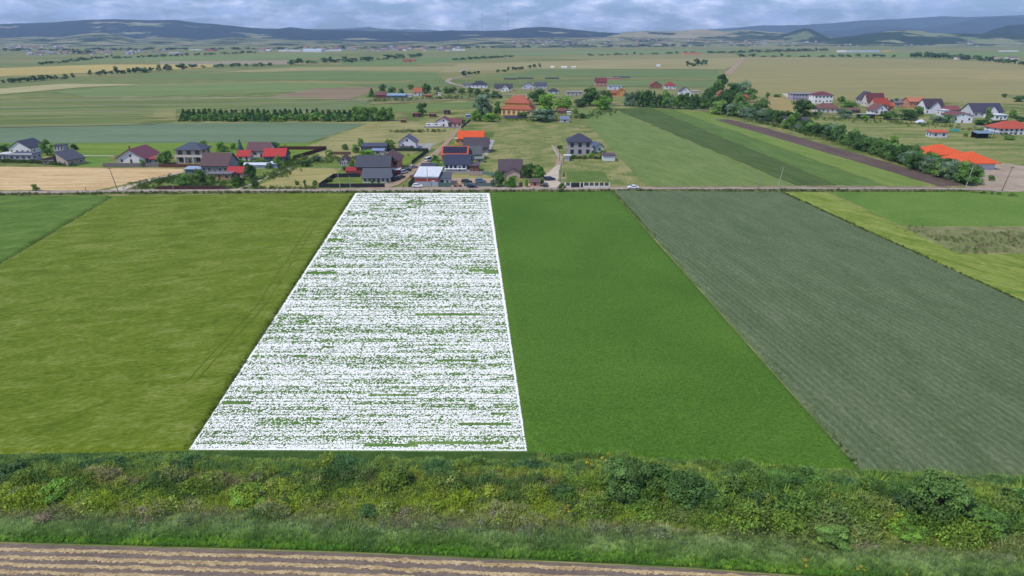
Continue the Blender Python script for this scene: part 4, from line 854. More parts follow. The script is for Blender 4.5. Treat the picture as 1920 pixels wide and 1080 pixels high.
def car(label, px, py, rz, style='hatch', col='#e6e8ea', nm='car'):
    p = at(px, py); r = thing(nm, label, 'van' if style == 'van' else 'car', (p.x, p.y, .196), rz)
    if style not in WH:
        prof, v, f = car_mesh(style); bme = mesh('body', v, f, [mat('#ffffff')])
        zt = max(z for _, z in prof); zb = 1.0 if zt < 1.6 else 1.1
        xs = [x for x, z in prof if z > zb-.05]; xr = min(xs)+.25; xf = max(xs)-.15
        tp = [x for x, z in prof if z > zt-.15]; tr_, tf = min(tp), max(tp)
        g = MB()
        for s in (-1, 1):
            y0 = s*(.86-(zb-1.0)*.28+.012) if zb > 1 else s*.872; y1 = s*(.86-(zt-.12-1)*.28+.012)
            q = [(xr, y0, zb), (xf, y0, zb), (tf, y1, zt-.12), (tr_, y1, zt-.12)]; g.add(q, [(0, 1, 2, 3) if s < 0 else (3, 2, 1, 0)])
        gm_ = g.mesh('side_glass', glass_mat())
        # windscreen between the bonnet and roof profile points
        def pane(i0):
            (xa, za), (xb, zb2) = prof[i0], prof[i0+1]; d = Vector((zb2-za, 0, -(xb-xa))).normalized()*(.015); d = -d if d.z < 0 else d
            def q(t_, s): x = xa+(xb-xa)*t_; z = za+(zb2-za)*t_; y = s*(max(.5, .86-(max(z, 1)-1)*.28)-.08); return (x+d.x, y, z+d.z)
            return MB().add([q(.1, -1), q(.1, 1), q(.9, 1), q(.9, -1)], [(0, 1, 2, 3)]).mesh('windscreen', glass_mat())
        k = [i for i in range(len(prof)-1) if prof[i][0] > 0 and prof[i+1][0] > .9 and prof[i][1] > 1.3][0:1] or [4]
        wh = MB().tube((0, -.1, 0), (0, .1, 0), .33, .33, 14).mesh('wheel', mat('#1b1b1c', .8)); rm = MB().tube((0, -.115, 0), (0, .115, 0), .2, .2, 10).mesh('rim', mat('#a9abad', .35))
        xl = max(x for x, _ in prof); hl = MB().box(-.04, .05, -.16, .16, -.07, .07).mesh('headlight', mat('#e6e8ea', .1)); tl = MB().box(-.05, .04, -.14, .14, -.09, .09).mesh('tail_light', mat('#8a1414', .3))
        WH[style] = (bme, gm_, pane(k[0]), pane([i for i in range(len(prof)-1) if prof[i+1][1] > zb and prof[i][1] >= .9 and prof[i][0] < 0][0]), wh, rm, hl, tl, xl, min(x for x, _ in prof))
    bme, gm_, ws, rw, wh, rm, hl, tl, xl, xm = WH[style]
    o = link('body', bme, r); o.material_slots[0].link = 'OBJECT'; o.material_slots[0].material = mat(col, .25, .02)
    link('side_glass', gm_, r); link('windscreen', ws, r); link('rear_window', rw, r)
    for x in (xl*.62, xm*.62):
        for y in (-.8, .8): w = link('wheel', wh, r, (x, y, .33)); link('rim', rm, w)
    for y in (-.6, .6): link('headlight', hl, r, (xl-.03, y, .66)); link('tail_light', tl, r, (xm+.02, y, .78))
    return r
car('white hatchback with green side marking parked before the workshop hall', 783, 352, 0, 'hatch', '#eef0f1')
car('dark navy car on the road before the green mesh fence', 885, 352.5, 0, 'hatch', '#20263a')
car('white saloon driving on the road right of the white front fence', 1187, 354.6, math.pi, 'sedan', '#edf0f6')
car('white van seen from behind, driving up the dirt track', 804, 303, R(62), 'van', '#e9ebee')
car('silver estate car, nearest parked beside the brick house fence', 757, 326, R(50), 'suv', '#c9c8cc')
car('dark grey car tucked behind the silver estate car', 764, 322, R(50), 'hatch', '#4b4846')
car('pale lilac car at the top of the row parked by the track', 775, 316, R(45), 'hatch', '#b9aebd')
car('dark blue car parked at the dark fence corner near the road', 743, 339, R(55), 'suv', '#2b3a55')
car('olive-grey car right behind the dark blue car at the fence', 752, 335, R(55), 'hatch', '#6a6455')
car('dark green pickup-like car in the sandy yard, left of two', 875, 344, R(5), 'suv', '#26353c')
car('blue-grey estate car in the sandy yard, right of two', 901, 343, R(3), 'suv', '#5f7892')
car('navy car parked on the pale yard beside the tall poles', 1031, 339, R(15), 'suv', '#222c4a')
car('dark grey car partly behind the roadside bush near the pale yard', 1023, 350, R(80), 'hatch', '#3a3f48')
car('red car half hidden left of the workshop hall', 777, 334, R(60), 'hatch', '#8a4038')
car('small white van parked in front of the cross-gabled villa', 1765, 225, 0, 'van', '#d9dade')
for px, lab in ((806, 'white caravan, left of two beside the farmhouse'), (820, 'white caravan, right of two beside the farmhouse')):
    p = at(px, 238); r = thing('caravan', lab, 'caravan', (p.x, p.y, 0))
    m = MB(); pr = [(-2.4, .5), (-2.6, 1.3), (-2.2, 2.5), (2.1, 2.5), (2.6, 1.6), (2.4, .5)]; n = 6
    m.add([(x, y, z) for y in (-1.1, 1.1) for x, z in pr], [tuple(range(n)), tuple(range(2*n-1, n-1, -1))]+[((i+1) % n, n+(i+1) % n, n+i, i) for i in range(n)])
    link('body', m.mesh('body', mat('#e8e8e8', .4)), r); link('window', MB().box(-1.4, .2, -1.13, -1.09, 1.4, 2.0).mesh('window', glass_mat()), r)
    for y in (-1, 1): link('wheel', MB().tube((0, y-.1, .32), (0, y+.1, .32), .32, .32, 12).mesh('wheel', mat('#1b1b1c')), r)
# bus
p = at(1627, 222); bs = thing('bus', 'dark long bus with yellow front end parked beside the white gabled house', 'bus', (p.x, p.y, 0), R(-2))
link('body', MB().box(-8, 4.6, -1.25, 1.25, .4, 3.1).mesh('body', mat('#1e2a2a', .3)), bs); link('front_section', MB().box(4.6, 9, -1.27, 1.27, .4, 3.12).mesh('front_section', mat('#c9c04a', .4)), bs)
link('roof_panel', MB().box(-7.8, 8.8, -1.15, 1.15, 3.12, 3.3).mesh('roof_panel', mat('#b9bcc4', .4)), bs)
for i in range(9): link('window', MB().box(-7.5+i*1.75, -6.0+i*1.75, -1.3, -1.26, 1.6, 2.7).mesh('window', glass_mat()), bs)
for x in (-5.5, 6): link('wheel', MB().tube((x, -1.3, .5), (x, -1.0, .5), .5, .5, 14).mesh('wheel', mat('#161616')), bs)

def person(label, px, py, rz, top, bottom, hair='#2a211b', stride=.18):
    p = at(px, py)
    V = [(0, 0, .93), (0, 0, 1.15), (0, 0, 1.38), (0, 0, 1.50), (0, .02, 1.60), (0, .02, 1.70),
         (.10, 0, .88), (.11, -stride, .50), (.11, -stride*.9, .08), (.11, -stride*.9-.14, .04), (-.10, 0, .88), (-.11, stride*.5, .50), (-.11, stride, .08), (-.11, stride-.14, .04),
         (.19, 0, 1.40), (.24, .06, 1.13), (.25, -.04, .88), (-.19, 0, 1.40), (-.24, -.06, 1.13), (-.25, -.12, .90)]
    E = [(0, 1), (1, 2), (2, 3), (3, 4), (4, 5), (0, 6), (6, 7), (7, 8), (8, 9), (0, 10), (10, 11), (11, 12), (12, 13), (2, 14), (14, 15), (15, 16), (2, 17), (17, 18), (18, 19)]
    rad = [.15, .14, .15, .06, .095, .085, .09, .065, .045, .04, .09, .065, .045, .04, .065, .05, .035, .065, .05, .035]
    me = bpy.data.meshes.new('person'); me.from_pydata(V, E, []); o = link('person', me, None, (p.x, p.y, .196), rz, label=label, category='person')
    md = o.modifiers.new('skin', 'SKIN'); lay = me.skin_vertices[0].data if me.skin_vertices else None
    if lay is None:
        bm = bmesh.new(); bm.from_mesh(me); bm.verts.layers.skin.verify(); bm.to_mesh(me); bm.free(); lay = me.skin_vertices[0].data
    for i, r_ in enumerate(rad): lay[i].radius = (r_, r_*.8); lay[i].use_root = (i == 0)
    o.modifiers.new('sub', 'SUBSURF').levels = 1; o.modifiers['sub'].render_levels = 1
    m, t, b = base_mat('clothes'); lk = t.links.new; g = N(t, 'ShaderNodeTexCoord'); s = N(t, 'ShaderNodeSeparateXYZ'); lk(g.outputs['Object'], s.inputs[0])
    r = N(t, 'ShaderNodeValToRGB'); r.color_ramp.interpolation = 'CONSTANT'; e = r.color_ramp.elements
    e[0].color = lin('#22201f'); e[1].position = .05; e[1].color = lin(bottom)
    for q, c in ((.47, top), (.735, '#c49a7e'), (.84, hair)): x = e.new(q); x.color = lin(c)
    dv = N(t, 'ShaderNodeMath', operation='DIVIDE'); dv.inputs[1].default_value = 2; lk(s.outputs['Z'], dv.inputs[0]); lk(dv.outputs[0], r.inputs[0]); lk(r.outputs[0], b.inputs['Base Color']); me.materials.append(m)
    return o
person('person in dark clothes walking on the road near the track corner', 757, 354, R(160), '#23222c', '#3a3338')
person('person in dark clothes standing at the sandy yard entrance by reddish carts', 857.5, 350.5, R(20), '#241e20', '#2b2426')
for k, (px, lab) in enumerate(((853.5, 'reddish brown handcart left of the person at the sandy yard'), (862.5, 'reddish brown handcart right of the person at the sandy yard'))):
    p = at(px, 350.4); r = thing('handcart', lab, 'cart', (p.x, p.y, .05), R(10 if k else -15))
    link('tray', MB().box(-.7, .7, -.4, .4, .45, .8).mesh('tray', mat('#6e3a30')), r)
    for s in (-1, 1): link('wheel', MB().tube((.1, s*.5-.04, .28), (.1, s*.5+.04, .28), .28, .28, 10).mesh('wheel', mat('#2a2220')), r); link('handle', MB().tube((-.6, s*.3, .6), (-1.3, s*.3, .85), .03, .03, 5).mesh('handle', mat('#6e3a30')), r)

# ================================================================== TREES
def attr_clump(me, cols):
    at_ = me.color_attributes.new('clump', 'FLOAT_COLOR', 'CORNER')
    at_.data.foreach_set('color', cols.ravel())
def foliage(name, n, lobes, leaf, seed, m, flatb=.55, spread=.42, conifer=False, droop=0, up=.25, wide=1.0):
    """crown of radius about 1 with its foot at z=0: leaf quads in clumps, base colours differ from clump to clump"""
    g = np.random.default_rng(seed)
    if conifer:
        z = g.random(n)**1.25*2.0; rr = (1-z/2.05)*(.55+.45*g.random(n))*.62; a = g.random(n)*6.283
        rr = rr*(1+.18*np.sin(z*19)); cen = np.stack([rr*np.cos(a), rr*np.sin(a), z], 1); nor = np.stack([np.cos(a), np.sin(a), np.full(n, .5)], 1); tone = .75+.5*((np.floor(z*7)*.37+np.floor(a)*.21) % 1)
    else:
        th = g.random(lobes)*6.283; zz = g.random(lobes)*1.72-.78; rad = np.sqrt(np.clip(1-(zz/1.05)**2, 0, 1))*(.3+.55*g.random(lobes))
        lc = np.stack([rad*np.cos(th)*wide, rad*np.sin(th)*wide, zz*.72+.72], 1); lr = spread*(.6+.6*g.random(lobes)); lt = .55+.85*g.random(lobes)
        k = g.integers(0, lobes, n); d = g.normal(size=(n, 3)); d /= np.linalg.norm(d, axis=1)[:, None]; d[:, 2] = np.where(d[:, 2] < -.3, -d[:, 2]*.6, d[:, 2])
        r = lr[k]*(.72+.36*g.random(n)); cen = lc[k]+d*r[:, None]*np.array([1, 1, .85]); cen[:, 2] = np.maximum(cen[:, 2], .06+.1*g.random(n)); nor = d+np.array([0, 0, up])
        if droop: cen[:, 2] -= droop*(1-np.clip(cen[:, 2], 0, 1))*g.random(n)*.3
        cen[:, 2] = np.maximum(cen[:, 2], .03)
        tone = lt[k]*(.85+.3*g.random(n))
    nor = nor+g.normal(size=(n, 3))*.55; nor /= np.linalg.norm(nor, axis=1)[:, None]
    t1 = np.cross(nor, g.normal(size=(n, 3))); t1 /= np.linalg.norm(t1, axis=1)[:, None]; t2 = np.cross(nor, t1)
    s = leaf*(.6+.8*g.random(n))[:, None]; asp = (.5+.4*g.random(n))[:, None]
    V = np.stack([cen-t1*s, cen-t2*s*asp, cen+t1*s, cen+t2*s*asp], 1).reshape(-1, 3)
    me = bpy.data.meshes.new(name); me.vertices.add(4*n); me.vertices.foreach_set('co', V.ravel()); me.loops.add(4*n); me.loops.foreach_set('vertex_index', np.arange(4*n))
    me.polygons.add(n); me.polygons.foreach_set('loop_start', np.arange(0, 4*n, 4)); me.polygons.foreach_set('loop_total', np.full(n, 4)); me.materials.append(m); me.update()
    hue = 1+(g.random(n)-.5)*.25
    cc = np.stack([tone*hue, tone, tone*(.85+.3*g.random(n)), np.ones(n)], 1); attr_clump(me, np.repeat(cc, 4, 0).astype(np.float32)); me.validate()
    return me
G_DARK = leaf_mat('dark_leaves', ['#3d5c2a', '#4b6b33', '#446237', '#5a773a'])
G_MID = leaf_mat('green_leaves', ['#50752f', '#64873a', '#597c3b', '#738f45'])
G_GREY = leaf_mat('willow_leaves', ['#60775a', '#6f8568', '#687f5f'])
G_BRIGHT = leaf_mat('bright_leaves', ['#62892f', '#73983a', '#6a9036'])
G_CON = leaf_mat('needles', ['#3a5a30', '#48683a', '#527040', '#41603c'])
G_BLUE = leaf_mat('blue_needles', ['#56706c', '#5e7a74'])
FAR_L = leaf_mat('far_leaves', ['#3a5434', '#48623e', '#546c46', '#415d3a'])
MATS = {'dark': G_DARK, 'mid': G_MID, 'grey': G_GREY, 'bright': G_BRIGHT, 'con': G_CON, 'blue': G_BLUE}
bark = mat('#5c4e42', .95, .2, 4)
CROWN = {}
def crown(kind, res, v):
    k = (kind, res, v)
    if k not in CROWN:
        n, lf = {'near': (11000, .042), 'mid': (2600, .072), 'low': (520, .13)}[res]
        CROWN[k] = foliage('crown', n, 60 if res == 'near' else 24, lf, hash(k[2]*7+len(kind)*3+n) % 9999, MATS[kind], conifer=kind in ('con', 'blue'), droop=1 if kind == 'grey' else 0, spread=.27 if res == 'near' else .42)
    return CROWN[k]
tm = {}
def trunk_mesh(conifer):
    if conifer not in tm:
        m = MB(); m.tube((0, 0, 0), (0, 0, 1.0 if not conifer else 1.9), .07, .03, 6)
        if not conifer:
            for a in range(4): m.tube((0, 0, .45), (.45*math.cos(a*1.6), .45*math.sin(a*1.6), 1.0), .035, .015, 5)
        tm[conifer] = m.mesh('trunk', bark)
    return tm[conifer]
tcount = {}
def tree(label, px, py, wpx, hpx, kind='mid', res='mid', nm='tree', group=None, cat='tree', lift=.0, loc=None):
    s = sc(py) if loc is None else 1
    p = at(px, py) if loc is None else Vector(loc); w = wpx/s/2; h = hpx/s/CP/1.0
    tcount[kind] = tcount.get(kind, 0)+1; v = tcount[kind] % (6 if res != 'near' else 3)
    con = kind in ('con', 'blue'); r = thing(nm, label, cat, tuple(p), random.random()*6.28, group)
    if con: sx = w/.62; sz = h/2.0
    else: sx = w/1.12; sz = h/1.72
    c = link('crown', crown(kind, res, v), r, (0, 0, h*lift)); c.scale = (sx, sx*random.uniform(.9, 1.1), sz*(1-lift*.6))
    if cat != 'shrub' or res != 'low':
        t_ = link('trunk', trunk_mesh(con), r); t_.scale = (min(sx, sz)*.8, min(sx, sz)*.8, sz)
    return r
T = tree
# garden and village trees
T('leafy yellow-green tree between the white gabled house and the single-pitch house', 89, 291, 27, 30, 'mid')
T('low dark bush at the edge of the bright grass strip right of the little cabin', 141, 281, 15, 11, 'dark', nm='bush', cat='bush')
T('dark bush at the left edge behind the white gabled house', 8, 284, 26, 14, 'dark', nm='bush', cat='bush')
T('small round bush beside the road at the stubble field', 68, 358, 16, 13, 'mid', nm='bush', cat='bush')
T('rounded green and reddish bush between maroon-roofed and blue hip-roofed houses', 312, 307, 36, 23, 'mid')
T('narrow bush growing through the grey board fence', 269, 313, 13, 14, 'mid', nm='bush', cat='bush')
T('large dark tree in front of the blue-grey metal shed', 377, 347, 30, 30, 'dark')
T('tall leafy bush left of the large dark garden tree', 345, 349, 34, 20, 'mid', nm='bush', cat='bush')
T('round dark bush between large garden tree and terracotta annex', 398, 341, 16, 14, 'mid', nm='bush', cat='bush')
T('dark tree below the small red pitched shed', 470, 338, 26, 32, 'dark')
T('bushy dark shrub at the foot of the garden path', 447, 349, 30, 18, 'dark', nm='bush', cat='bush')
T('dark shrub beside the pale garden path junction', 478, 351, 18, 14, 'dark', nm='bush', cat='bush')
T('broad leafy tree in front of the bright red roof', 521, 314, 20, 24, 'mid')
T('blue spruce beside the white brown-roofed house', 451, 283, 14, 20, 'blue')
T('round green tree left of the blue spruce', 418, 284, 26, 18, 'mid')
T('small green tree behind the big brown roof', 381, 276, 18, 12, 'mid')
T('green tree right of the blue spruce behind brown roof', 436, 280, 14, 14, 'bright')
T('dark bush behind the brown-roofed white house', 514, 277, 22, 10, 'dark', nm='bush', cat='bush')
T('dark bush below the small bright red outbuilding', 455, 312, 30, 13, 'dark', nm='bush', cat='bush')
T('green bush right of the polytunnel', 505, 316, 12, 12, 'mid', nm='bush', cat='bush')
T('bush on grass beside the hay patch, left of three saplings', 557, 347, 10, 10, 'mid', nm='sapling', cat='sapling')
T('bush on grass beside the hay patch, middle of three saplings', 572, 349, 7, 12, 'dark', nm='sapling', cat='sapling')
T('sapling near the black fence corner, right of three', 591, 350, 12, 12, 'mid', nm='sapling', cat='sapling')
T('wide dark shrub at the middle garden behind the hay patch', 574, 312, 26, 12, 'dark', nm='bush', cat='bush')
T('bluish shrub right of the wide dark garden shrub', 596, 303, 24, 12, 'grey', nm='bush', cat='bush')
T('green bush beyond the middle garden near the rusty pickets', 618, 293, 18, 12, 'mid', nm='bush', cat='bush')
T('dark round bush left of the rusty picket fence', 648, 281, 14, 11, 'dark', nm='bush', cat='bush')
T('leafy bush left of the dark flat-roofed bungalow', 668, 286, 20, 16, 'mid', nm='bush', cat='bush')
T('tall leafy bush close left of the dark flat-roofed bungalow', 677, 276, 14, 16, 'mid', nm='bush', cat='bush')
T('wide garden hedge below the dark flat-roofed bungalow', 687, 293, 36, 12, 'bright', nm='bush', cat='bush')
T('round green tree right of the dark flat-roofed bungalow', 732, 281, 20, 20, 'mid')
T('leafy bush beside the tiny brown-gabled cottage', 660, 313, 12, 15, 'mid', nm='bush', cat='bush')
T('garden bush below the tiny brown-gabled cottage', 646, 320, 10, 10, 'grey', nm='bush', cat='bush')
T('dark bush inside the fenced garden by the black side fence', 618, 341, 12, 10, 'dark', nm='bush', cat='bush')
T('small dark bush in front of the white-walled long low house', 698, 345, 8, 9, 'mid', nm='bush', cat='bush')
T('yellow-green bush cluster left of the navy-roofed house', 820, 315, 26, 13, 'bright', nm='bush', cat='bush')
T('leafy bush along the track above the carport', 816, 302, 20, 12, 'mid', nm='bush', cat='bush')
T('dense dark bush left of the multi-gabled brown house', 934, 350, 30, 28, 'dark')
T('bright leafy tree before the multi-gabled brown house', 958, 351, 26, 22, 'mid')
T('round tree right of the multi-gabled brown house', 990, 334, 26, 30, 'dark')
T('tall round tree further right of the multi-gabled brown house', 1010, 337, 28, 26, 'mid')
T('bush beside the small orange kiosk by the road', 987, 351, 11, 14, 'bright', nm='bush', cat='bush')
T('bush between orange kiosk and parked dark grey car', 1015, 348, 13, 16, 'mid', nm='bush', cat='bush')
T('round bush standing alone on the field side of the road', 1053, 361, 17, 18, 'dark', nm='bush', cat='bush')
T('slim dark cypress at the pale yard pole', 1057, 331, 5, 9, 'con')
T('garden shrub in front of the grey villa, left', 1075, 296, 14, 7, 'mid', nm='bush', cat='bush')
T('garden shrub in front of the grey villa, right', 1108, 296, 16, 9, 'bright', nm='bush', cat='bush')
T('small shrub right of the villa by the small gabled garage', 1130, 291, 16, 9, 'mid', nm='bush', cat='bush')
T('dark shrub behind the villa at the yard edge', 1050, 279, 14, 7, 'dark', nm='bush', cat='bush')
# middle distance trees
T('big drooping grey-green willow left of the yellow mansion', 905, 221, 48, 44, 'grey', 'near')
T('bright green bush at the foot of the willow, left', 893, 227, 26, 20, 'bright', nm='bush', cat='bush')
T('bright green bush at the foot of the willow, right', 921, 228, 34, 19, 'bright', nm='bush', cat='bush')
T('narrow tree between willow and yellow mansion', 932, 216, 15, 26, 'mid')
T('round dark tree in the farmyard beyond the white farmhouse', 792, 216, 25, 23, 'dark')
T('dark round tree close right of the maroon farmhouse wing', 869, 233, 10, 9, 'dark', nm='bush', cat='bush')
T('dark tree rising behind the yellow mansion', 1012, 196, 44, 28, 'dark')
T('bright tree right of the yellow mansion, left of two', 1025, 210, 40, 32, 'bright')
T('bright tree right of the yellow mansion, right of two', 1055, 208, 36, 26, 'bright')
T('wide grey-green bush below the bright trees', 1018, 228, 58, 24, 'grey', nm='bush', cat='bush')
T('dark low bush at the right front corner of the mansion', 981, 221, 26, 12, 'dark', nm='bush', cat='bush')
T('small bush beside the small brown-roofed hut', 1079, 213, 16, 11, 'mid', nm='bush', cat='bush')
T('dark bush on the meadow below the small hut', 1092, 222, 18, 9, 'dark', nm='bush', cat='bush')
T('dark broad tree group beside the pale flat-roofed modern house', 1106, 198, 48, 33, 'dark')
T('dark tree at the right of the broad dark group', 1135, 195, 28, 26, 'dark')
T('bright dome-shaped bush at the head of the oat field', 1128, 205, 42, 24, 'bright')
T('low dark bush below the broad dark tree group', 1088, 201, 30, 16, 'dark', nm='bush', cat='bush')
k = 1
for px in range(1176, 1322, 10):
    T('slender tree in the tall lane hedge, %s from the bright dome bush' % ordinal(k), px+random.uniform(-3, 3), 199+(px-1176)*.05, 18+random.random()*7, 22+random.random()*10, random.choice(['dark', 'grey', 'mid', 'dark', 'con']), group='tall hedge trees along the lane'); k += 1
CL = [(1352, 172, 24, 34, 'dark'), (1388, 180, 38, 30, 'grey'), (1340, 178, 26, 30, 'mid'), (1370, 185, 30, 30, 'dark'), (1405, 192, 30, 26, 'mid'), (1330, 200, 32, 36, 'dark'), (1357, 205, 34, 36, 'dark'), (1388, 208, 34, 34, 'mid'), (1423, 212, 34, 28, 'dark'), (1345, 214, 34, 26, 'mid'), (1375, 217, 34, 24, 'grey'), (1405, 219, 30, 24, 'dark'), (1320, 206, 22, 22, 'mid')]
for i, (px, py, w, h, kd) in enumerate(CL):
    T('broad tree in the dense clump at the lane end, %s from far to near' % ordinal(i+1), px, py, w*1.1, h*.95, kd, 'mid', group='dense tree clump at the lane end')
n = 62
hx = [(1338, 215), (1400, 228), (1440, 236), (1500, 252), (1550, 266), (1600, 282), (1650, 298), (1700, 316), (1750, 334), (1800, 346), (1815, 350)]
hx = [(a_, b_-6) for a_, b_ in hx]
for i in range(n):
    s = (i/(n-1))**.85*(len(hx)-1); a = min(int(s), len(hx)-2); f = s-a
    px = hx[a][0]+(hx[a+1][0]-hx[a][0])*f+random.uniform(-6, 6); py = hx[a][1]+(hx[a+1][1]-hx[a][1])*f-1+random.uniform(-5, 3)
    q = i/n; T('bush in the long diagonal hedgerow, %s from the tree clump' % ordinal(i+1), px, py, 25+20*q+random.uniform(-4, 8), 17+16*q+random.uniform(-4, 8), random.choice(['dark', 'mid', 'dark', 'grey']), 'mid', nm='hedgerow_bush', cat='bush', group='bushes of the diagonal hedgerow')
for i, (px, py, w, h) in enumerate([(1675, 276, 22, 22), (1745, 314, 34, 28), (1710, 300, 34, 28), (1770, 322, 32, 26), (1690, 295, 30, 26), (1797, 333, 20, 28), (1662, 288, 34, 22)]):
    T('larger hedgerow tree near the orange pavilions, with %s crown' % ['a low rounded', 'a leaning wide', 'a broad double', 'a tall flat-topped', 'a spreading', 'a narrow upright', 'the widest low'][i], px, py, w, h, random.choice(['dark', 'mid']), group='larger hedgerow trees')
RB = [('big round dark bush left end of the right village', 1505, 218, 50, 30, 'dark'), ('low bush right of the big round village bush', 1531, 219, 24, 11, 'mid'), ('round grey-green bush between bungalow and bus', 1583, 221, 32, 17, 'grey'), ('leafy tree above the wooden shed left of the bus', 1590, 207, 34, 19, 'mid'),
      ('small round bush in front of the bus', 1621, 224, 17, 8, 'bright'), ('dark hedge bush right of the bus, left part', 1668, 224, 40, 16, 'dark'), ('dark hedge bush right of the bus, right part', 1700, 225, 40, 20, 'dark'), ('bush before the orange brick house', 1722, 218, 24, 18, 'mid'), ('leafy bush left of the white gabled house front', 1778, 230, 30, 16, 'mid'), ('grey bush before the dark-brown villa', 1755, 230, 30, 14, 'grey'), ('ivy-like tree standing before the cross-gabled villa', 1853, 226, 16, 24, 'mid'),
      ('dark bush before the cross-gabled villa', 1841, 236, 34, 12, 'dark'), ('dark bush at the right of the white annex', 1897, 222, 16, 16, 'mid'), ('dark hedge cut by the right edge behind the red hip-roofed bungalow', 1912, 228, 26, 10, 'dark'), ('lone bush on the tan pasture near the right edge', 1882, 183, 10, 8, 'dark'), ('bush group on the tan pasture at the right edge', 1910, 191, 24, 11, 'dark'), ('lone bush on the mown field left of the village', 1438, 183, 10, 10, 'dark'),
      ('low bush on the mown field near the path', 1458, 182, 18, 5, 'dark'), ('tree behind the long brown-roofed bungalow', 1577, 192, 16, 12, 'dark'), ('tree beside the grey block house', 1677, 199, 16, 14, 'dark'), ('bush by the orange-roofed meadow shed', 1810, 256, 10, 7, 'mid'), ('bush before the red hip-roofed bungalow', 1892, 262, 20, 8, 'mid'), ('bush at the gravel yard corner', 1858, 339, 14, 10, 'mid')]
for lab, px, py, w, h, kd in RB: T(lab, px, py, w, h, kd, nm='bush', cat='bush')
for i, (px, py, w, h) in enumerate([(697, 182, 16, 15), (718, 172, 15, 14), (735, 176, 18, 14), (752, 178, 16, 12), (771, 168, 16, 9), (800, 178, 22, 19), (820, 178, 18, 14), (838, 176, 18, 12), (850, 176, 16, 14), (866, 177, 18, 12), (882, 177, 16, 12), (895, 180, 20, 13), (912, 179, 18, 11), (928, 180, 16, 10)]):
    T('dark roadside tree at the farm lane, %s from the left' % ordinal(i+1), px, py, w, h, random.choice(['dark', 'con', 'dark']) if i < 5 else 'dark', 'low', group='trees along the farm lane')
# plantation
k = 0
for r_ in range(3):
    for i in range(38):
        px = 344+i*10.1+random.uniform(-2, 2); py = 220+r_*3.6+random.uniform(-.6, .6)
        if px > 735: continue
        k += 1; kd = 'con' if r_ == 0 or (r_ == 1 and random.random() < .5) else random.choice(['mid', 'con', 'mid'])
        T('young %s in the plantation block, %s tree of its %s row' % ('conifer' if kd == 'con' else 'broadleaf', ordinal(i+1), ['back', 'middle', 'front'][r_]), px, py, 14+random.random()*6, (12 if kd == 'con' else 10)+random.random()*4, kd, 'low', nm='plantation_tree', group='plantation block')
for i in range(7): T('round tree at the right plantation end, %s from the left' % ordinal(i+1), 668+i*10.5, 226+random.uniform(-2, 2), 18, 20+random.random()*8, 'mid', 'mid', nm='plantation_tree', group='plantation end trees')

# far trees: one mesh each (crown and trunk joined), a few pixels
FT = []
for v in range(5):
    me = foliage('far_tree', 170, 9, .22, 500+v, FAR_L); FT.append(me)
def fartree(px, py, w, h, lab, grp, nm='far_tree'):
    s = sc(py); p = at(px, py); o = link(nm, random.choice(FT), None, tuple(p), random.random()*6.28, label=lab, category='tree', group=grp)
    sx = w/s/2/1.1; o.scale = (sx, sx, h/s/1.7)
def row(x0, y0, x1, y1, n, w, h, lab, grp):
    for i in range(n):
        f = i/max(1, n-1); ww = w*1.35*random.uniform(.5, 1.5); fartree(x0+(x1-x0)*f+random.uniform(-.4, .4)*abs(x1-x0)/n, y0+(y1-y0)*f, ww, h*random.uniform(.6, 1.35), lab+', %s from the left' % ordinal(i+1), grp)
row(0, 157, 135, 147, 16, 12, 9, 'dark bushy tree in the hedgerow below the yellow field, left part', 'hedgerow below the yellow field, left part')
row(172, 142, 335, 132, 15, 13, 11, 'dark bushy tree in the hedgerow below the yellow field, right part', 'hedgerow below the yellow field, right part')
row(340, 128, 510, 124, 12, 9, 7, 'small scattered hedge tree continuing towards the white factory', 'scattered hedge trees')
row(550, 121, 660, 116, 9, 13, 9, 'rounded tree in the row before the far farm', 'tree row before the far farm')
row(660, 117, 790, 106, 14, 13, 7, 'tree around the far red-roofed farm', 'trees around the far farm')
row(75, 122, 210, 108, 20, 8, 5, 'tree in the long far hedge above the yellow field', 'far hedge above the yellow field')
row(215, 110, 480, 100, 26, 9, 4.5, 'tree in the far tree belt before the factories', 'far tree belt')
row(850, 113, 960, 107, 20, 8, 4, 'tree of the straight hedge across the far green fields', 'straight far hedge')
row(872, 143, 900, 140, 4, 9, 10, 'dark tree of the small group by the winding road', 'trees by the winding road')
row(935, 136, 1010, 127, 9, 10, 7, 'dark tree of the loose group in the far fields', 'loose far group')
row(1290, 126, 1318, 122, 4, 13, 10, 'dark tree of the pair-like clump at the tan pasture edge', 'clump at the pasture edge')
row(1100, 105, 1300, 100, 16, 8, 4, 'small tree in the far green fields right of centre', 'far small trees centre right')
row(1330, 100, 1545, 96, 30, 10, 5, 'tree of the hedge before the blue-white plant', 'far hedge by the blue-roofed plant')
row(1380, 107, 1680, 107, 18, 10, 5, 'tree at the far edge of the tan pasture', 'trees along the pasture edge')
row(1712, 108, 1760, 109, 8, 13, 10, 'tree in the dark clump far right of the pasture', 'dark clump far right')
row(1765, 108, 1920, 122, 18, 13, 8, 'tree near the far right hamlet', 'trees near the far right hamlet')
row(1280, 84, 1920, 84, 60, 14, 4, 'tree under the right-hand hills', 'belt under the right hills')
row(0, 96, 640, 92, 44, 14, 4.5, 'tree in the belt around the far left town', 'belt around the far left town')
row(640, 92, 1280, 88, 44, 14, 4.5, 'tree in the belt around the far centre town', 'belt around the far centre town')
row(136, 102, 166, 101, 4, 12, 9, 'tall dark tree of the clump above the far left hamlet', 'tall clump far left')
row(905, 187, 935, 185, 3, 14, 8, 'tree behind the willow near the lane', 'trees behind the willow')

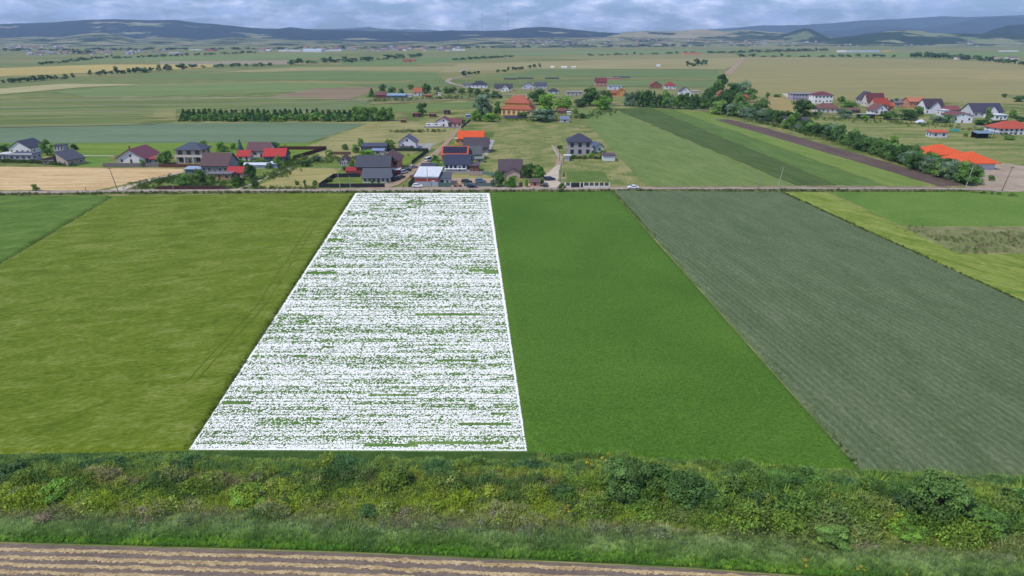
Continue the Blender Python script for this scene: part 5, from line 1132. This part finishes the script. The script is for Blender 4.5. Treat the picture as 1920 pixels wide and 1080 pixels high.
# ================================================================== FAR TOWNS
def far_mesh(wc_, rc_, w=1, d=.8, h=.5, rh=.35, hip=False):
    a = wall_mesh('gable', w, d, h, rh, 'x'); b2 = roof_mesh('gable', w, d, h, rh, .05, t=.03)
    n = len(a.v); fs = a.f+[tuple(i+n for i in f) for f in b2.f]
    return mesh('far_house', a.v+b2.v, fs, [mat(wc_, .8), mat(rc_, .7)], [0]*len(a.f)+[1]*len(b2.f))
FH = [far_mesh('#cfccc8', '#7a5650'), far_mesh('#d9d7d4', '#5a5860'), far_mesh('#bfb09f', '#84604f'), far_mesh('#dedcdc', '#6a5050'), far_mesh('#b9bbc0', '#8a8c92'), far_mesh('#c9bcae', '#8f6a58')]
def town(x0, x1, y0, y1, n, size, lab, grp, layer=None):
    for i, px in enumerate(sorted(random.uniform(x0, x1) for _ in range(n))):
        py = random.uniform(y0, y1)
        if layer is None: p = at(px, py)
        else: p = Vector(layer(px, (y1-py)/(y1-y0)*.5+.15)); p.z += -.5
        s = size*random.uniform(.7, 1.4); o = link('far_house', random.choice(FH), None, tuple(p), random.uniform(-.5, .5), label=lab+', %s from the left' % ordinal(i+1), category='house', group=grp)
        o.scale = (s, s, s*random.uniform(.6, 1.0))
town(50, 330, 95, 104, 60, 11, 'small house of the far left hamlet', 'houses of the far left hamlet')
town(0, 130, 86, 93, 24, 15, 'small house of the hamlet at the foot of the left hills', 'houses below the left hills')
town(700, 860, 89, 96, 44, 16, 'building of the far centre town', 'buildings of the far centre town')
town(480, 700, 92, 97, 22, 20, 'building near the white factory', 'buildings near the white factory')
town(960, 1110, 0, 1, 40, 17, 'small house in the left slope village', 'slope village, left part', foot)
town(1110, 1440, 0, 1, 80, 17, 'small house in the right slope village', 'slope village, right part', foot)
town(1440, 1760, 0, 1, 40, 16, 'small house below the rocky knoll', 'village below the knoll', foot)
town(1790, 1850, 0, 1, 8, 22, 'white house high on the slope at the far right', 'houses on the far right slope', foot)
BIG = [('tall white and blue factory hall, tallest of the far factories', 585, 97.5, 35, 60, '#dfe6ee', '#b9cfe2', 11), ('long low white factory hall left of the tall factory', 543, 96.5, 42, 50, '#dadfe4', '#c4ccd4', 5), ('white factory with dark gable far left of the tall factory', 496, 96, 20, 40, '#e6e8ea', '#d3d6da', 6), ('long low white hall right of the tall factory', 622, 96, 36, 50, '#d8dee2', '#c9d2d6', 4),
       ('white warehouse in front of the left town', 365, 94, 22, 50, '#e4e6e8', '#d8dade', 4), ('red-roofed warehouse in the far left town', 393, 95.5, 16, 50, '#c06a60', '#b24a42', 5), ('pale warehouse right of the red one', 325, 100, 18, 40, '#dcd8d2', '#cfcac4', 3.5),
       ('white apartment block of the centre town', 718, 93, 14, 30, '#e8e8ea', '#cfcfd2', 7), ('pink apartment block of the centre town', 757, 92, 26, 30, '#d9b3a0', '#b5735c', 9), ('peach apartment block right of the pink block', 790, 92.5, 26, 30, '#dcc0a4', '#b98a6a', 7), ('red-roofed block at the centre town right end', 833, 93, 18, 30, '#c98a80', '#a85048', 8), ('long white hall right of the centre town', 860, 95, 24, 40, '#e0e2e4', '#d4d6d8', 4), ('grey silo block in the centre town', 733, 92, 6, 20, '#a9b0b8', '#a0a6ae', 16),
       ('white hall left of the blue-roofed plant', 1581, 98, 14, 30, '#eceeee', '#dfe2e2', 6), ('long blue and white plant in the far right fields', 1624, 98, 54, 40, '#c9d3de', '#8fa6bc', 6), ('yellow hall right of the blue and white plant', 1666, 98, 13, 30, '#d9b878', '#cfae70', 5), ('salmon-roofed large house at the edge of the tan pasture', 1297, 103, 30, 30, '#cf9a7a', '#b8684a', 7),
       ('red-roofed far farmhouse behind trees, larger', 762, 117, 14, 18, '#b87a68', '#a0483e', 6), ('red-roofed far farmhouse, smaller, right of the larger', 775, 115, 8, 14, '#c07a60', '#b0563e', 4), ('brown-roofed house of the far right hamlet', 1803, 112, 18, 16, '#d2cac8', '#6a5052', 6), ('white house with maroon roof of the far right hamlet', 1900, 112, 20, 16, '#e0dcdc', '#7a4648', 6), ('pale house of the far right hamlet', 1870, 110, 10, 14, '#d8c4b4', '#8a5a50', 5), ('white hall at the far right edge', 1895, 97, 30, 30, '#dfe2e6', '#cfd3d8', 4),
       ('low white tent-like hut in the far field, first of three', 1036, 128, 6, 8, '#e8e8e4', '#e8e8e4', 3), ('low white hut in the far field, second of three', 1058, 128.5, 10, 8, '#e8e8e4', '#e2e2e0', 3), ('low white hut in the far field, third of three', 1076, 128.5, 8, 8, '#dcdcd8', '#d8d8d6', 3), ('white van-like hut alone in the far green field', 1235, 125, 7, 6, '#e4e4e4', '#dcdcdc', 3)]
for lab, px, py, w, D, wc_, rc_, H in BIG:
    house(lab, px, py, w, D, H*.9, 'gable', H*.22+.5, 'x', wc_, rc_, nf=0, ns=0, door=False, oh=.3, name='building', cat='building')
for i, (px, py, w) in enumerate([(957, 149, 24), (985, 148, 30), (1035, 148, 26), (1165, 146, 32)]):
    p = at(px, py); Wd = w/sc(py); r = thing('shade_tunnel', 'long low dark crop tunnel in the far field, %s from the left' % ordinal(i+1), 'tunnel', tuple(p), 0, 'dark crop tunnels')
    m = MB(); n = 7; vs = [(x, 3*math.cos(a), 2.2*math.sin(a)) for x in (-Wd/2, Wd/2) for a in [math.pi*k/6 for k in range(7)]]
    m.add(vs, [(i2, i2+1, i2+8, i2+7) for i2 in range(6)]+[tuple(range(7)), tuple(range(13, 6, -1))]); link('cover', m.mesh('cover', mat('#2f4038', .6)), r)

# ================================================================== SCATTERED GROWTH
def src(me): return bpy.data.objects.new(me.name+'_source', me)
def scatter(name, P, rot, scl, tone, metas, label=None, m=None):
    n = len(P); me = bpy.data.meshes.new(name); me.vertices.add(n); me.vertices.foreach_set('co', np.asarray(P, np.float32).ravel())
    a = me.attributes.new('rot', 'FLOAT_VECTOR', 'POINT'); a.data.foreach_set('vector', np.asarray(rot, np.float32).ravel())
    a = me.attributes.new('scl', 'FLOAT_VECTOR', 'POINT'); a.data.foreach_set('vector', np.asarray(scl, np.float32).ravel())
    if tone is not None:
        a = me.attributes.new('tone', 'FLOAT_COLOR', 'POINT'); a.data.foreach_set('color', np.concatenate([tone, np.ones((n, 1))], 1).astype(np.float32).ravel())
    a = me.attributes.new('pick', 'INT', 'POINT'); a.data.foreach_set('value', rng.integers(0, len(metas), n).astype(np.int32))
    o = link(name, me, kind='stuff', label=label)
    ng = bpy.data.node_groups.new(name, 'GeometryNodeTree'); ng.interface.new_socket('Geometry', in_out='INPUT', socket_type='NodeSocketGeometry'); ng.interface.new_socket('Geometry', in_out='OUTPUT', socket_type='NodeSocketGeometry')
    gi = ng.nodes.new('NodeGroupInput'); go = ng.nodes.new('NodeGroupOutput'); ip = ng.nodes.new('GeometryNodeInstanceOnPoints'); jn = ng.nodes.new('GeometryNodeJoinGeometry')
    for me2 in metas:
        oi = ng.nodes.new('GeometryNodeObjectInfo'); oi.inputs['Object'].default_value = src(me2); oi.inputs['As Instance'].default_value = True; ng.links.new(oi.outputs['Geometry'], jn.inputs[0])
    def na(nm, ty):
        q = ng.nodes.new('GeometryNodeInputNamedAttribute'); q.data_type = ty; q.inputs['Name'].default_value = nm; return q.outputs['Attribute']
    ng.links.new(gi.outputs[0], ip.inputs['Points']); ng.links.new(jn.outputs[0], ip.inputs['Instance']); ip.inputs['Pick Instance'].default_value = True
    ng.links.new(na('pick', 'INT'), ip.inputs['Instance Index']); ng.links.new(na('rot', 'FLOAT_VECTOR'), ip.inputs['Rotation']); ng.links.new(na('scl', 'FLOAT_VECTOR'), ip.inputs['Scale'])
    ng.links.new(ip.outputs[0], go.inputs[0])
    md = o.modifiers.new('scatter', 'NODES'); md.node_group = ng
    return o
INST = leaf_mat('weed_leaves', None, inst=True, trans=.3)
def tuft(name, n, seed, m, hgt=1.0, lean=.35, wid=.035, spread=.35):
    g = np.random.default_rng(seed); V = []; 
    for i in range(n):
        a = g.random()*6.283; r = spread*g.random(); b0 = np.array([r*math.cos(a), r*math.sin(a), 0]); h = hgt*(.6+.5*g.random()); l = lean*g.random()+.1
        a2 = a+g.normal()*.6; top = b0+np.array([l*math.cos(a2)+.15, l*math.sin(a2), h]); w = np.array([-math.sin(a2), math.cos(a2), 0])*wid; mid = (b0+top)/2+np.array([0, 0, .08])
        V += [b0-w, b0+w, mid+w*.9, mid-w*.9, mid-w*.9, mid+w*.9, top+w*.3, top-w*.3]
    V = np.array(V); k = len(V)//4; me = bpy.data.meshes.new(name); me.vertices.add(4*k); me.vertices.foreach_set('co', V.ravel()); me.loops.add(4*k); me.loops.foreach_set('vertex_index', np.arange(4*k))
    me.polygons.add(k); me.polygons.foreach_set('loop_start', np.arange(0, 4*k, 4)); me.polygons.foreach_set('loop_total', np.full(k, 4)); me.materials.append(m); me.update()
    tn = np.repeat(.75+.5*g.random(k//2), 2); cc = np.stack([tn, tn, tn, np.ones(k)], 1); attr_clump(me, np.repeat(cc, 4, 0).astype(np.float32)); me.validate(); return me
CLUMP = [foliage('leaf_clump', 210, 8, .10, 40+i, INST, spread=.5) for i in range(3)]
TUFT = [tuft('grass_tuft', 40, 60+i, INST, wid=.024, spread=.45) for i in range(3)]
def lc(h): return np.array(lin(h)[:3])
# the weedy strip: everything between the crops and the soil field
def strip_points(n):
    X = rng.uniform(-75, 78, n*2); Y = rng.uniform(60, 92, n*2)
    # project to photo rows to test the borders of the strip
    dep = Y*CP+CAMH*SP; px = 960+F*X/dep; ang = np.arctan2(CAMH, Y); py = 540+F*np.tan(ang-PITCH)
    top = np.interp(px, [-400, 0, 352, 990, 1100, 1616, 2700], [860, 856, 847, 849, 855, 887, 930]); bot = np.interp(px, [-400, 0, 640, 1280, 1500, 1900, 2700], [1008, 1017, 1035, 1064, 1080, 1108, 1150])
    v = (py-top)/(bot-top); k = (v > np.where((px > 330) & (px < 1010), .05, -.02)+.05*fbm(X/1.5, Y*0+3, 3)) & (v < .985); return X[k], Y[k], px[k], v[k]
X, Y, px, v = strip_points(48000)
n1_ = fbm(X/5, Y/3+9, 4); n2_ = fbm(X/2.2+50, Y/1.6, 3); n3_ = fbm(X/9+20, Y/4, 3)
BAND = [(.0, '#5b7547', '#4d6a45', '#70844e', .55, .55), (.12, '#4c6a45', '#5a7547', '#788545', .7, .5), (.22, '#3f6140', '#808c34', '#5b7540', .9, .35), (.34, '#4c6434', '#7a735e', '#76842f', 1.0, .25),
        (.48, '#566f2e', '#87942f', '#4a622c', 1.05, .12), (.60, '#84932f', '#74852d', '#8f8c62', .9, .15), (.68, '#787363', '#7a8450', '#5a6c40', .6, .4), (.78, '#647a52', '#7b8d6c', '#5b7148', .7, .8),
        (.90, '#587240', '#6f8656', '#506a40', .6, .85), (.95, '#557d30', '#6a8d3a', '#4c7030', .42, .6), (1.01, '#5f8436', '#7a903f', '#547732', .35, .6)]
bv = np.array([b_[0] for b_ in BAND]); bc = np.array([[lc(c) for c in b_[1:4]] for b_ in BAND])
vv = np.clip(v+(n3_-.5)*.13+rng.normal(0, .022, len(v)), 0, 1)
cols3 = np.stack([np.stack([np.interp(vv, bv, bc[:, j, k_]) for k_ in range(3)], 1) for j in range(3)], 1)     # point, choice, rgb
ns = np.stack([fbm(X/3.4+j*40, Y/2.0+j*11, 4)+rng.normal(0, .055, len(X)) for j in range(3)], 1)
wt = np.exp(ns*26); wt /= wt.sum(1)[:, None]
tone = (cols3*wt[..., None]).sum(1)
right = (px > 1060) & (vv < .62) & (n1_ > .44)
tone[right] = tone[right]*.45+lc('#4c6a30')*.55
tone = tone*(.85+.5*rng.random(len(X)))[:, None]*np.array([1.36, 1.44, 1.2])
hgt = np.interp(vv, bv, [b_[4] for b_ in BAND])*(.6+.75*n2_)*np.where(right, 1.5, 1)*(1+.75*np.clip((fbm(X/2.6+7, Y/2.2+70, 3)-.52)*7, 0, 1)*(vv < .75))*np.where(v < .12, np.where(px < 1080, .5, .75), 1)
isg = rng.random(len(X)) < np.interp(vv, bv, [b_[5] for b_ in BAND])
tone[isg] *= np.array([1.62, 1.45, 1.25])
def put(name, k, metas, sc_, label):
    P = np.stack([X[k], Y[k], np.full(k.sum(), .01)], 1); s = (hgt[k]*sc_)[:, None]*np.array([1.0, 1.0, 1.0])*(.8+.4*rng.random((k.sum(), 1)))
    rot = np.stack([rng.normal(0, .08, k.sum()), rng.normal(0, .08, k.sum()), rng.random(k.sum())*6.283], 1)
    scatter(name, P, rot, s, tone[k], metas, label)
put('weeds', ~isg, CLUMP, .62, 'mixed tangled weeds and brambles in the strip below the crops')
put('tall_grass', isg, TUFT, 1.0, 'tall grasses and nettles in the strip below the crops')
# white flecked plot: graphic overlay built as added flecks, nothing flowers here
white = leaf_mat('overlay_white', None, inst=True, trans=.15)
m = MB(); ring = [(math.cos(a*1.0472), math.sin(a*1.0472)) for a in range(6)]
m.add([(0, 0, .16)]+[(x*.62, y*.62, .12) for x, y in ring]+[(x, y, .0) for x, y in ring], [(0, i+1, (i+1) % 6+1) for i in range(6)]+[(i+1, i+7, (i+1) % 6+7, (i+1) % 6+1) for i in range(6)])
bl = m.mesh('blossom', white); cc = np.ones((len(bl.loops), 4), np.float32); attr_clump(bl, cc)  # one fleck of the added white overlay, not a flower
a4 = [np.array(at(*q)) for q in ((357, 843), (986, 845), (915.5, 363), (668.5, 363))]
rowsP = []; yv = a4[0][1]; yend = a4[3][1]; r_i = 0
rr = random.Random(5)
while yv < yend:
    f = (yv-a4[0][1])/(yend-a4[0][1]); sp = .62+2.5*f**1.3; h = sp
    xl = np.interp(f, [0, 1], [a4[0][0], a4[3][0]]); xr = np.interp(f, [0, 1], [a4[1][0], a4[2][0]])
    x = xl; base = rr.uniform(.45, 1.0)
    while x < xr:
        seg = rr.choice([2.5, 5, 8, 14]); u = rr.random(); d = .3 if u < .16 else min(1.5, max(.5, base*1.25+rr.uniform(-.35, .35)))
        if u < .012+.01*(1-f): d = 0
        rad = .115+.24*f; cnt = int(seg*h*d*.50/(rad*rad))
        if cnt:
            qx = np.random.default_rng(r_i*991+int((x-xl)*7)).random((cnt, 2)); xs_ = x+qx[:, 0]*seg; ys_ = yv+(qx[:, 1])*h
            k = xs_ < xr; rowsP.append(np.stack([xs_[k], ys_[k], np.full(k.sum(), rad)], 1))
        x += seg
    yv += h*(1.0 if rr.random() < .5 else 1.3); r_i += 1
# brighter closed border line of the overlay
for A_, B_ in ((0, 1), (1, 2), (2, 3), (3, 0)):
    n = 2600; t_ = rng.random(n); p_ = a4[A_]*(1-t_)[:, None]+a4[B_]*t_[:, None]; f = np.clip((p_[:, 1]-a4[0][1])/(yend-a4[0][1]), 0, 1); rad = .13+.25*f
    p_[:, 0] += rng.uniform(-.5, .5, n)*(rad*1.1); p_[:, 1] += rng.uniform(-.5, .5, n)*rad*1.1; rowsP.append(np.stack([p_[:, 0], p_[:, 1], rad], 1))
Q = np.concatenate(rowsP); n = len(Q); print('overlay flecks', n)
gr_ = rng.random(n)[:, None]; tone = np.array([.93, .93, .86])*(1-.06*gr_)
P = np.stack([Q[:, 0], Q[:, 1], .06+.05*rng.random(n)], 1); s = np.stack([Q[:, 2]*(.7+.5*rng.random(n))]*3, 1); s[:, 2] *= .6
scatter('white_overlay', P, np.stack([np.zeros(n), np.zeros(n), rng.random(n)*6.28], 1), s, tone, [bl], 'dense white overlay flecks added on the rectangular plot, green showing in thin strips')

# roadside and verge growth
def along(pts, n, jit, tones, size, name, label):
    P = [at(*q) for q in pts]; Ls = [(P[i+1]-P[i]).length for i in range(len(P)-1)]; tot = sum(Ls); out = []
    for _ in range(n):
        d = random.random()*tot; i = 0
        while d > Ls[i] and i < len(Ls)-1: d -= Ls[i]; i += 1
        q = P[i].lerp(P[i+1], d/Ls[i]); out.append((q.x+random.gauss(0, jit), q.y+random.gauss(0, jit), .02))
    s = np.array([[size*random.uniform(.4, 1.3)]*3 for _ in range(n)]); t_ = np.array([lc(random.choice(tones))*random.uniform(.8, 1.2) for _ in range(n)])
    scatter(name, np.array(out), np.stack([np.zeros(n), np.zeros(n), rng.random(n)*6.28], 1), s, t_, CLUMP, label)
along([(-300, 369), (0, 366), (240, 363), (640, 361.5), (960, 359.5), (1500, 358.5), (1800, 359.5), (1905, 369)], 1500, .7, ['#4a6426', '#5d7433', '#7d8148', '#54702c'], .55, 'verge_weeds', 'weeds along the field side of the road')
along([(245, 354), (420, 354), (600, 354)], 260, .8, ['#4a6426', '#5d7433', '#54702c'], .7, 'verge_weeds', 'weeds along the village side of the road')
along([(0, 304), (66, 306), (140, 312)], 220, .8, ['#3f5c24', '#4c6a2a'], .9, 'hedge_weeds', 'overgrown hedge in front of the far left house')
along([(260, 350), (330, 335), (380, 350), (430, 347)], 300, 3, ['#4c6a2c', '#3f5c24', '#5f7838'], .9, 'garden_growth', 'garden growth behind the brown roadside fence')
along([(470, 340), (520, 330), (560, 305), (620, 305)], 300, 3, ['#4c6a2c', '#5f7838', '#6f8046'], .8, 'garden_growth', 'garden growth along the pale garden path')
along([(735, 248), (775, 248), (830, 247)], 90, 2, ['#4f6c2c', '#8a9468', '#5f7838'], 1.0, 'meadow_weeds', 'weed clumps in the hay meadow')
along([(1065, 298), (1135, 297)], 130, 1.6, ['#4f6c2c', '#5f7838'], .8, 'garden_growth', 'garden growth before the grey villa')

along([(560, 300), (640, 300), (700, 296), (760, 294)], 130, 5, ['#4f6c2c', '#5f7838', '#6c7a44'], .9, 'garden_growth', 'garden growth around the middle houses')
along([(440, 306), (500, 312), (560, 300)], 160, 3.5, ['#46652c', '#5f7838', '#587038'], 1.1, 'garden_growth', 'garden growth around the red roofs')
along([(1500, 222), (1600, 226), (1700, 232), (1800, 240), (1900, 258)], 260, 6, ['#4f6c2c', '#5f7838', '#6c7a44'], 1.1, 'garden_growth', 'growth in front of the right village')
along([(700, 190), (800, 186), (930, 183)], 120, 6, ['#46652c', '#587038'], 1.5, 'garden_growth', 'growth along the farm lane')
along([(1400, 224), (1500, 248), (1600, 277), (1700, 310), (1800, 342)], 420, 2.0, ['#4a6a2c', '#5f7838', '#587038', '#6a7a40'], 1.2, 'hedge_undergrowth', 'undergrowth of the diagonal hedgerow')
along([(930, 226), (1000, 226), (1090, 222), (1150, 208)], 160, 4, ['#4a6a2c', '#5f7838'], 1.3, 'garden_growth', 'growth under the trees by the yellow mansion')
along([(1612, 876), (1400, 620), (1149, 360)], 900, .35, ['#6b7c40', '#8a9058', '#587038'], .3, 'margin_grass', 'grass margin between the alfalfa and the wheat')
along([(1920, 570), (1700, 468), (1466, 361)], 700, .35, ['#6b7c40', '#4f6a34', '#587038'], .35, 'margin_grass', 'grass margin between the wheat and the meadow strip')
along([(350, 846), (500, 615), (664, 363)], 500, .3, ['#5c6c24', '#6b7c30', '#4f6a24'], .3, 'margin_grass', 'grass margin left of the white-flecked plot')
along([(0, 497), (110, 430), (214, 369)], 500, .5, ['#6b8a3c', '#7d8c3c'], .22, 'margin_grass', 'grass margin of the far left corner field')
along([(1700, 430), (1780, 450), (1900, 440), (1920, 460), (1800, 470)], 260, 3, ['#7d8250', '#9a956a', '#5d7a34'], .5, 'fallow_weeds', 'weeds on the fallow patch at the right')
# individual shrubs in the strip
SH = [('largest dark leafy shrub in the strip, below the alfalfa field', 1172, 936, 128, 82, 'dark'), ('dark shrub right behind the largest leafy shrub in the strip', 1290, 944, 112, 66, 'dark'), ('tall dark shrub below the wheat field at the right', 1752, 982, 138, 100, 'dark'),
      ('spreading shrub at the right of the tall dark shrub', 1835, 1000, 100, 56, 'mid'), ('small dark shrub between the two large shrub groups', 1410, 962, 62, 44, 'dark'), ('low dark shrub with yellow weeds behind it, in the grass', 1560, 1016, 92, 34, 'mid'), ('small dark shrub near the pale rubble patch', 540, 958, 26, 26, 'dark'),
      ('small rounded shrub in the strip, above the grass band at centre', 690, 972, 44, 28, 'dark'), ('dark shrub close under the alfalfa field', 1222, 934, 60, 46, 'mid'), ('dark shrub near the centre under the plot corner', 1055, 938, 48, 32, 'dark'), ('dark bramble patch at the right end of the strip', 1895, 960, 70, 50, 'dark'), ('bramble bush below the wheat field corner', 1520, 930, 60, 36, 'mid'), ('bushy shrub at the left below the barley field', 340, 890, 60, 28, 'dark'), ('low shrub at the left edge of the strip', 20, 900, 80, 34, 'dark')]
SH += [('dark bramble bush leaning against the largest shrub, right side', 1238, 920, 70, 50, 'dark'), ('bright bush in front of the largest leafy shrub', 1200, 965, 70, 34, 'bright'), ('grey-green bush between the two large shrubs', 1330, 960, 60, 40, 'grey'),
       ('tall bush right of the second large shrub', 1365, 935, 60, 50, 'mid'), ('narrow dark bush right of centre, near the yellow flowers', 1445, 950, 34, 44, 'dark'), ('leafy bush below the wheat field corner, left', 1490, 945, 50, 30, 'mid'), ('dark undergrowth bush left of the tall dark shrub', 1690, 965, 60, 44, 'dark'),
       ('bright bush in front of the tall dark shrub', 1700, 1005, 90, 34, 'bright'), ('grey bush at the left foot of the tall dark shrub', 1650, 990, 46, 30, 'grey'), ('bright yellow-green bush at the left of the strip', 110, 935, 80, 28, 'bright'), ('bright yellow-green bush near the strip centre-left', 470, 940, 90, 28, 'bright'), ('dark weeds clump under the plot left corner', 345, 880, 60, 24, 'dark')]
for lab, px_, py_, w, h, kd in SH: T(lab, px_, py_, w, h, kd, 'near' if w > 80 else 'mid', nm='shrub', cat='shrub')
YF = leaf_mat('yellow_flowers', ['#b5a436', '#c4b040']); WF = leaf_mat('pale_flowers', ['#cdc0c2', '#d9d2cc']); DG = leaf_mat('dry_stems', ['#7a6e5c', '#8a7c6a'])
yfm = foliage('flower_head', 260, 7, .09, 77, YF, spread=.3); wfm = foliage('flower_head', 220, 7, .08, 78, WF, spread=.35); dgm = foliage('dry_bush', 500, 8, .06, 79, DG, spread=.45)
stm = MB(); [stm.tube((0, 0, 0), (.4*math.cos(a), .4*math.sin(a), .9), .02, .01, 4) for a in range(6)]; stm = stm.mesh('stem', mat('#5a6a34', .8))
def weed(lab, px_, py_, w, h, me, nm='flowering_weed', cat='wildflower'):
    s = sc(py_); p = at(px_, py_); r = thing(nm, lab, cat, tuple(p), random.random()*6)
    c = link('flower_head', me, r, (0, 0, h/s*.25), kind='stuff'); c.scale = (w/s/2, w/s/2, h/s/2.1); t_ = link('stem', stm, r); t_.scale = (w/s/2, w/s/2, h/s)
for lab, px_, py_, w, h, me in [('tall yellow flowering stalk at the left of the largest shrub', 1102, 890, 16, 44, yfm), ('yellow flowering stalk beside the largest shrub top', 1137, 878, 22, 36, yfm), ('yellow flower cluster alone under the alfalfa field corner', 1455, 882, 12, 14, yfm), ('yellow flower cluster left of two in the strip middle', 1484, 928, 14, 26, yfm), ('bright yellow flower cluster right of two in the strip middle', 1556, 938, 22, 26, yfm),
        ('yellow weed cluster in the lower strip before dark shrub', 1066, 968, 18, 26, yfm), ('yellow flowers at the soil edge, left cluster', 1612, 1068, 22, 10, yfm), ('yellow flowers at the soil edge, right cluster', 1700, 1076, 26, 10, yfm), ('yellow flowers in the grass near the soil edge bend', 1510, 1062, 22, 12, yfm),
        ('pale pink blossoming shrub stalk at the strip centre', 757, 958, 14, 12, wfm), ('pale blossoms left of the strip centre', 660, 958, 14, 12, wfm), ('pale blossom tuft right of strip centre', 866, 962, 16, 12, wfm), ('white blossom tuft low in the grass band', 978, 1000, 14, 12, wfm), ('white flowers in the lower right grass band', 1642, 1032, 18, 12, wfm), ('white flowers beneath the tall dark shrub', 1728, 996, 34, 10, wfm),
        ('brown dry bush at the strip centre right', 940, 984, 46, 30, dgm), ('brown dry bush lower right of the small rubble patch', 775, 968, 60, 16, dgm), ('greyish dry bush at the left strip', 290, 972, 70, 20, dgm), ('small greyish dry bush, left of the first one', 100, 968, 60, 20, dgm)]:
    weed(lab, px_, py_, w, h, me, 'dry_bush' if me is dgm else 'flowering_weed', 'bush' if me is dgm else 'wildflower')

# ================================================================== HAZE
hm = bpy.data.materials.new('haze'); hm.use_nodes = True; t = hm.node_tree; t.nodes.clear()
vo_ = N(t, 'ShaderNodeVolumePrincipled'); vo_.inputs['Density'].default_value = HAZE_DENSITY; vo_.inputs['Color'].default_value = (.50, .70, 1.0, 1); vo_.inputs['Anisotropy'].default_value = .1
out = N(t, 'ShaderNodeOutputMaterial'); t.links.new(vo_.outputs[0], out.inputs['Volume'])
# its sides stand outside every hill, its bottom under the ground sheet
b_ = MB().box(-20500, 20500, -2500, 21000, -30, 750)
link('haze', b_.mesh('haze', hm), kind='stuff')
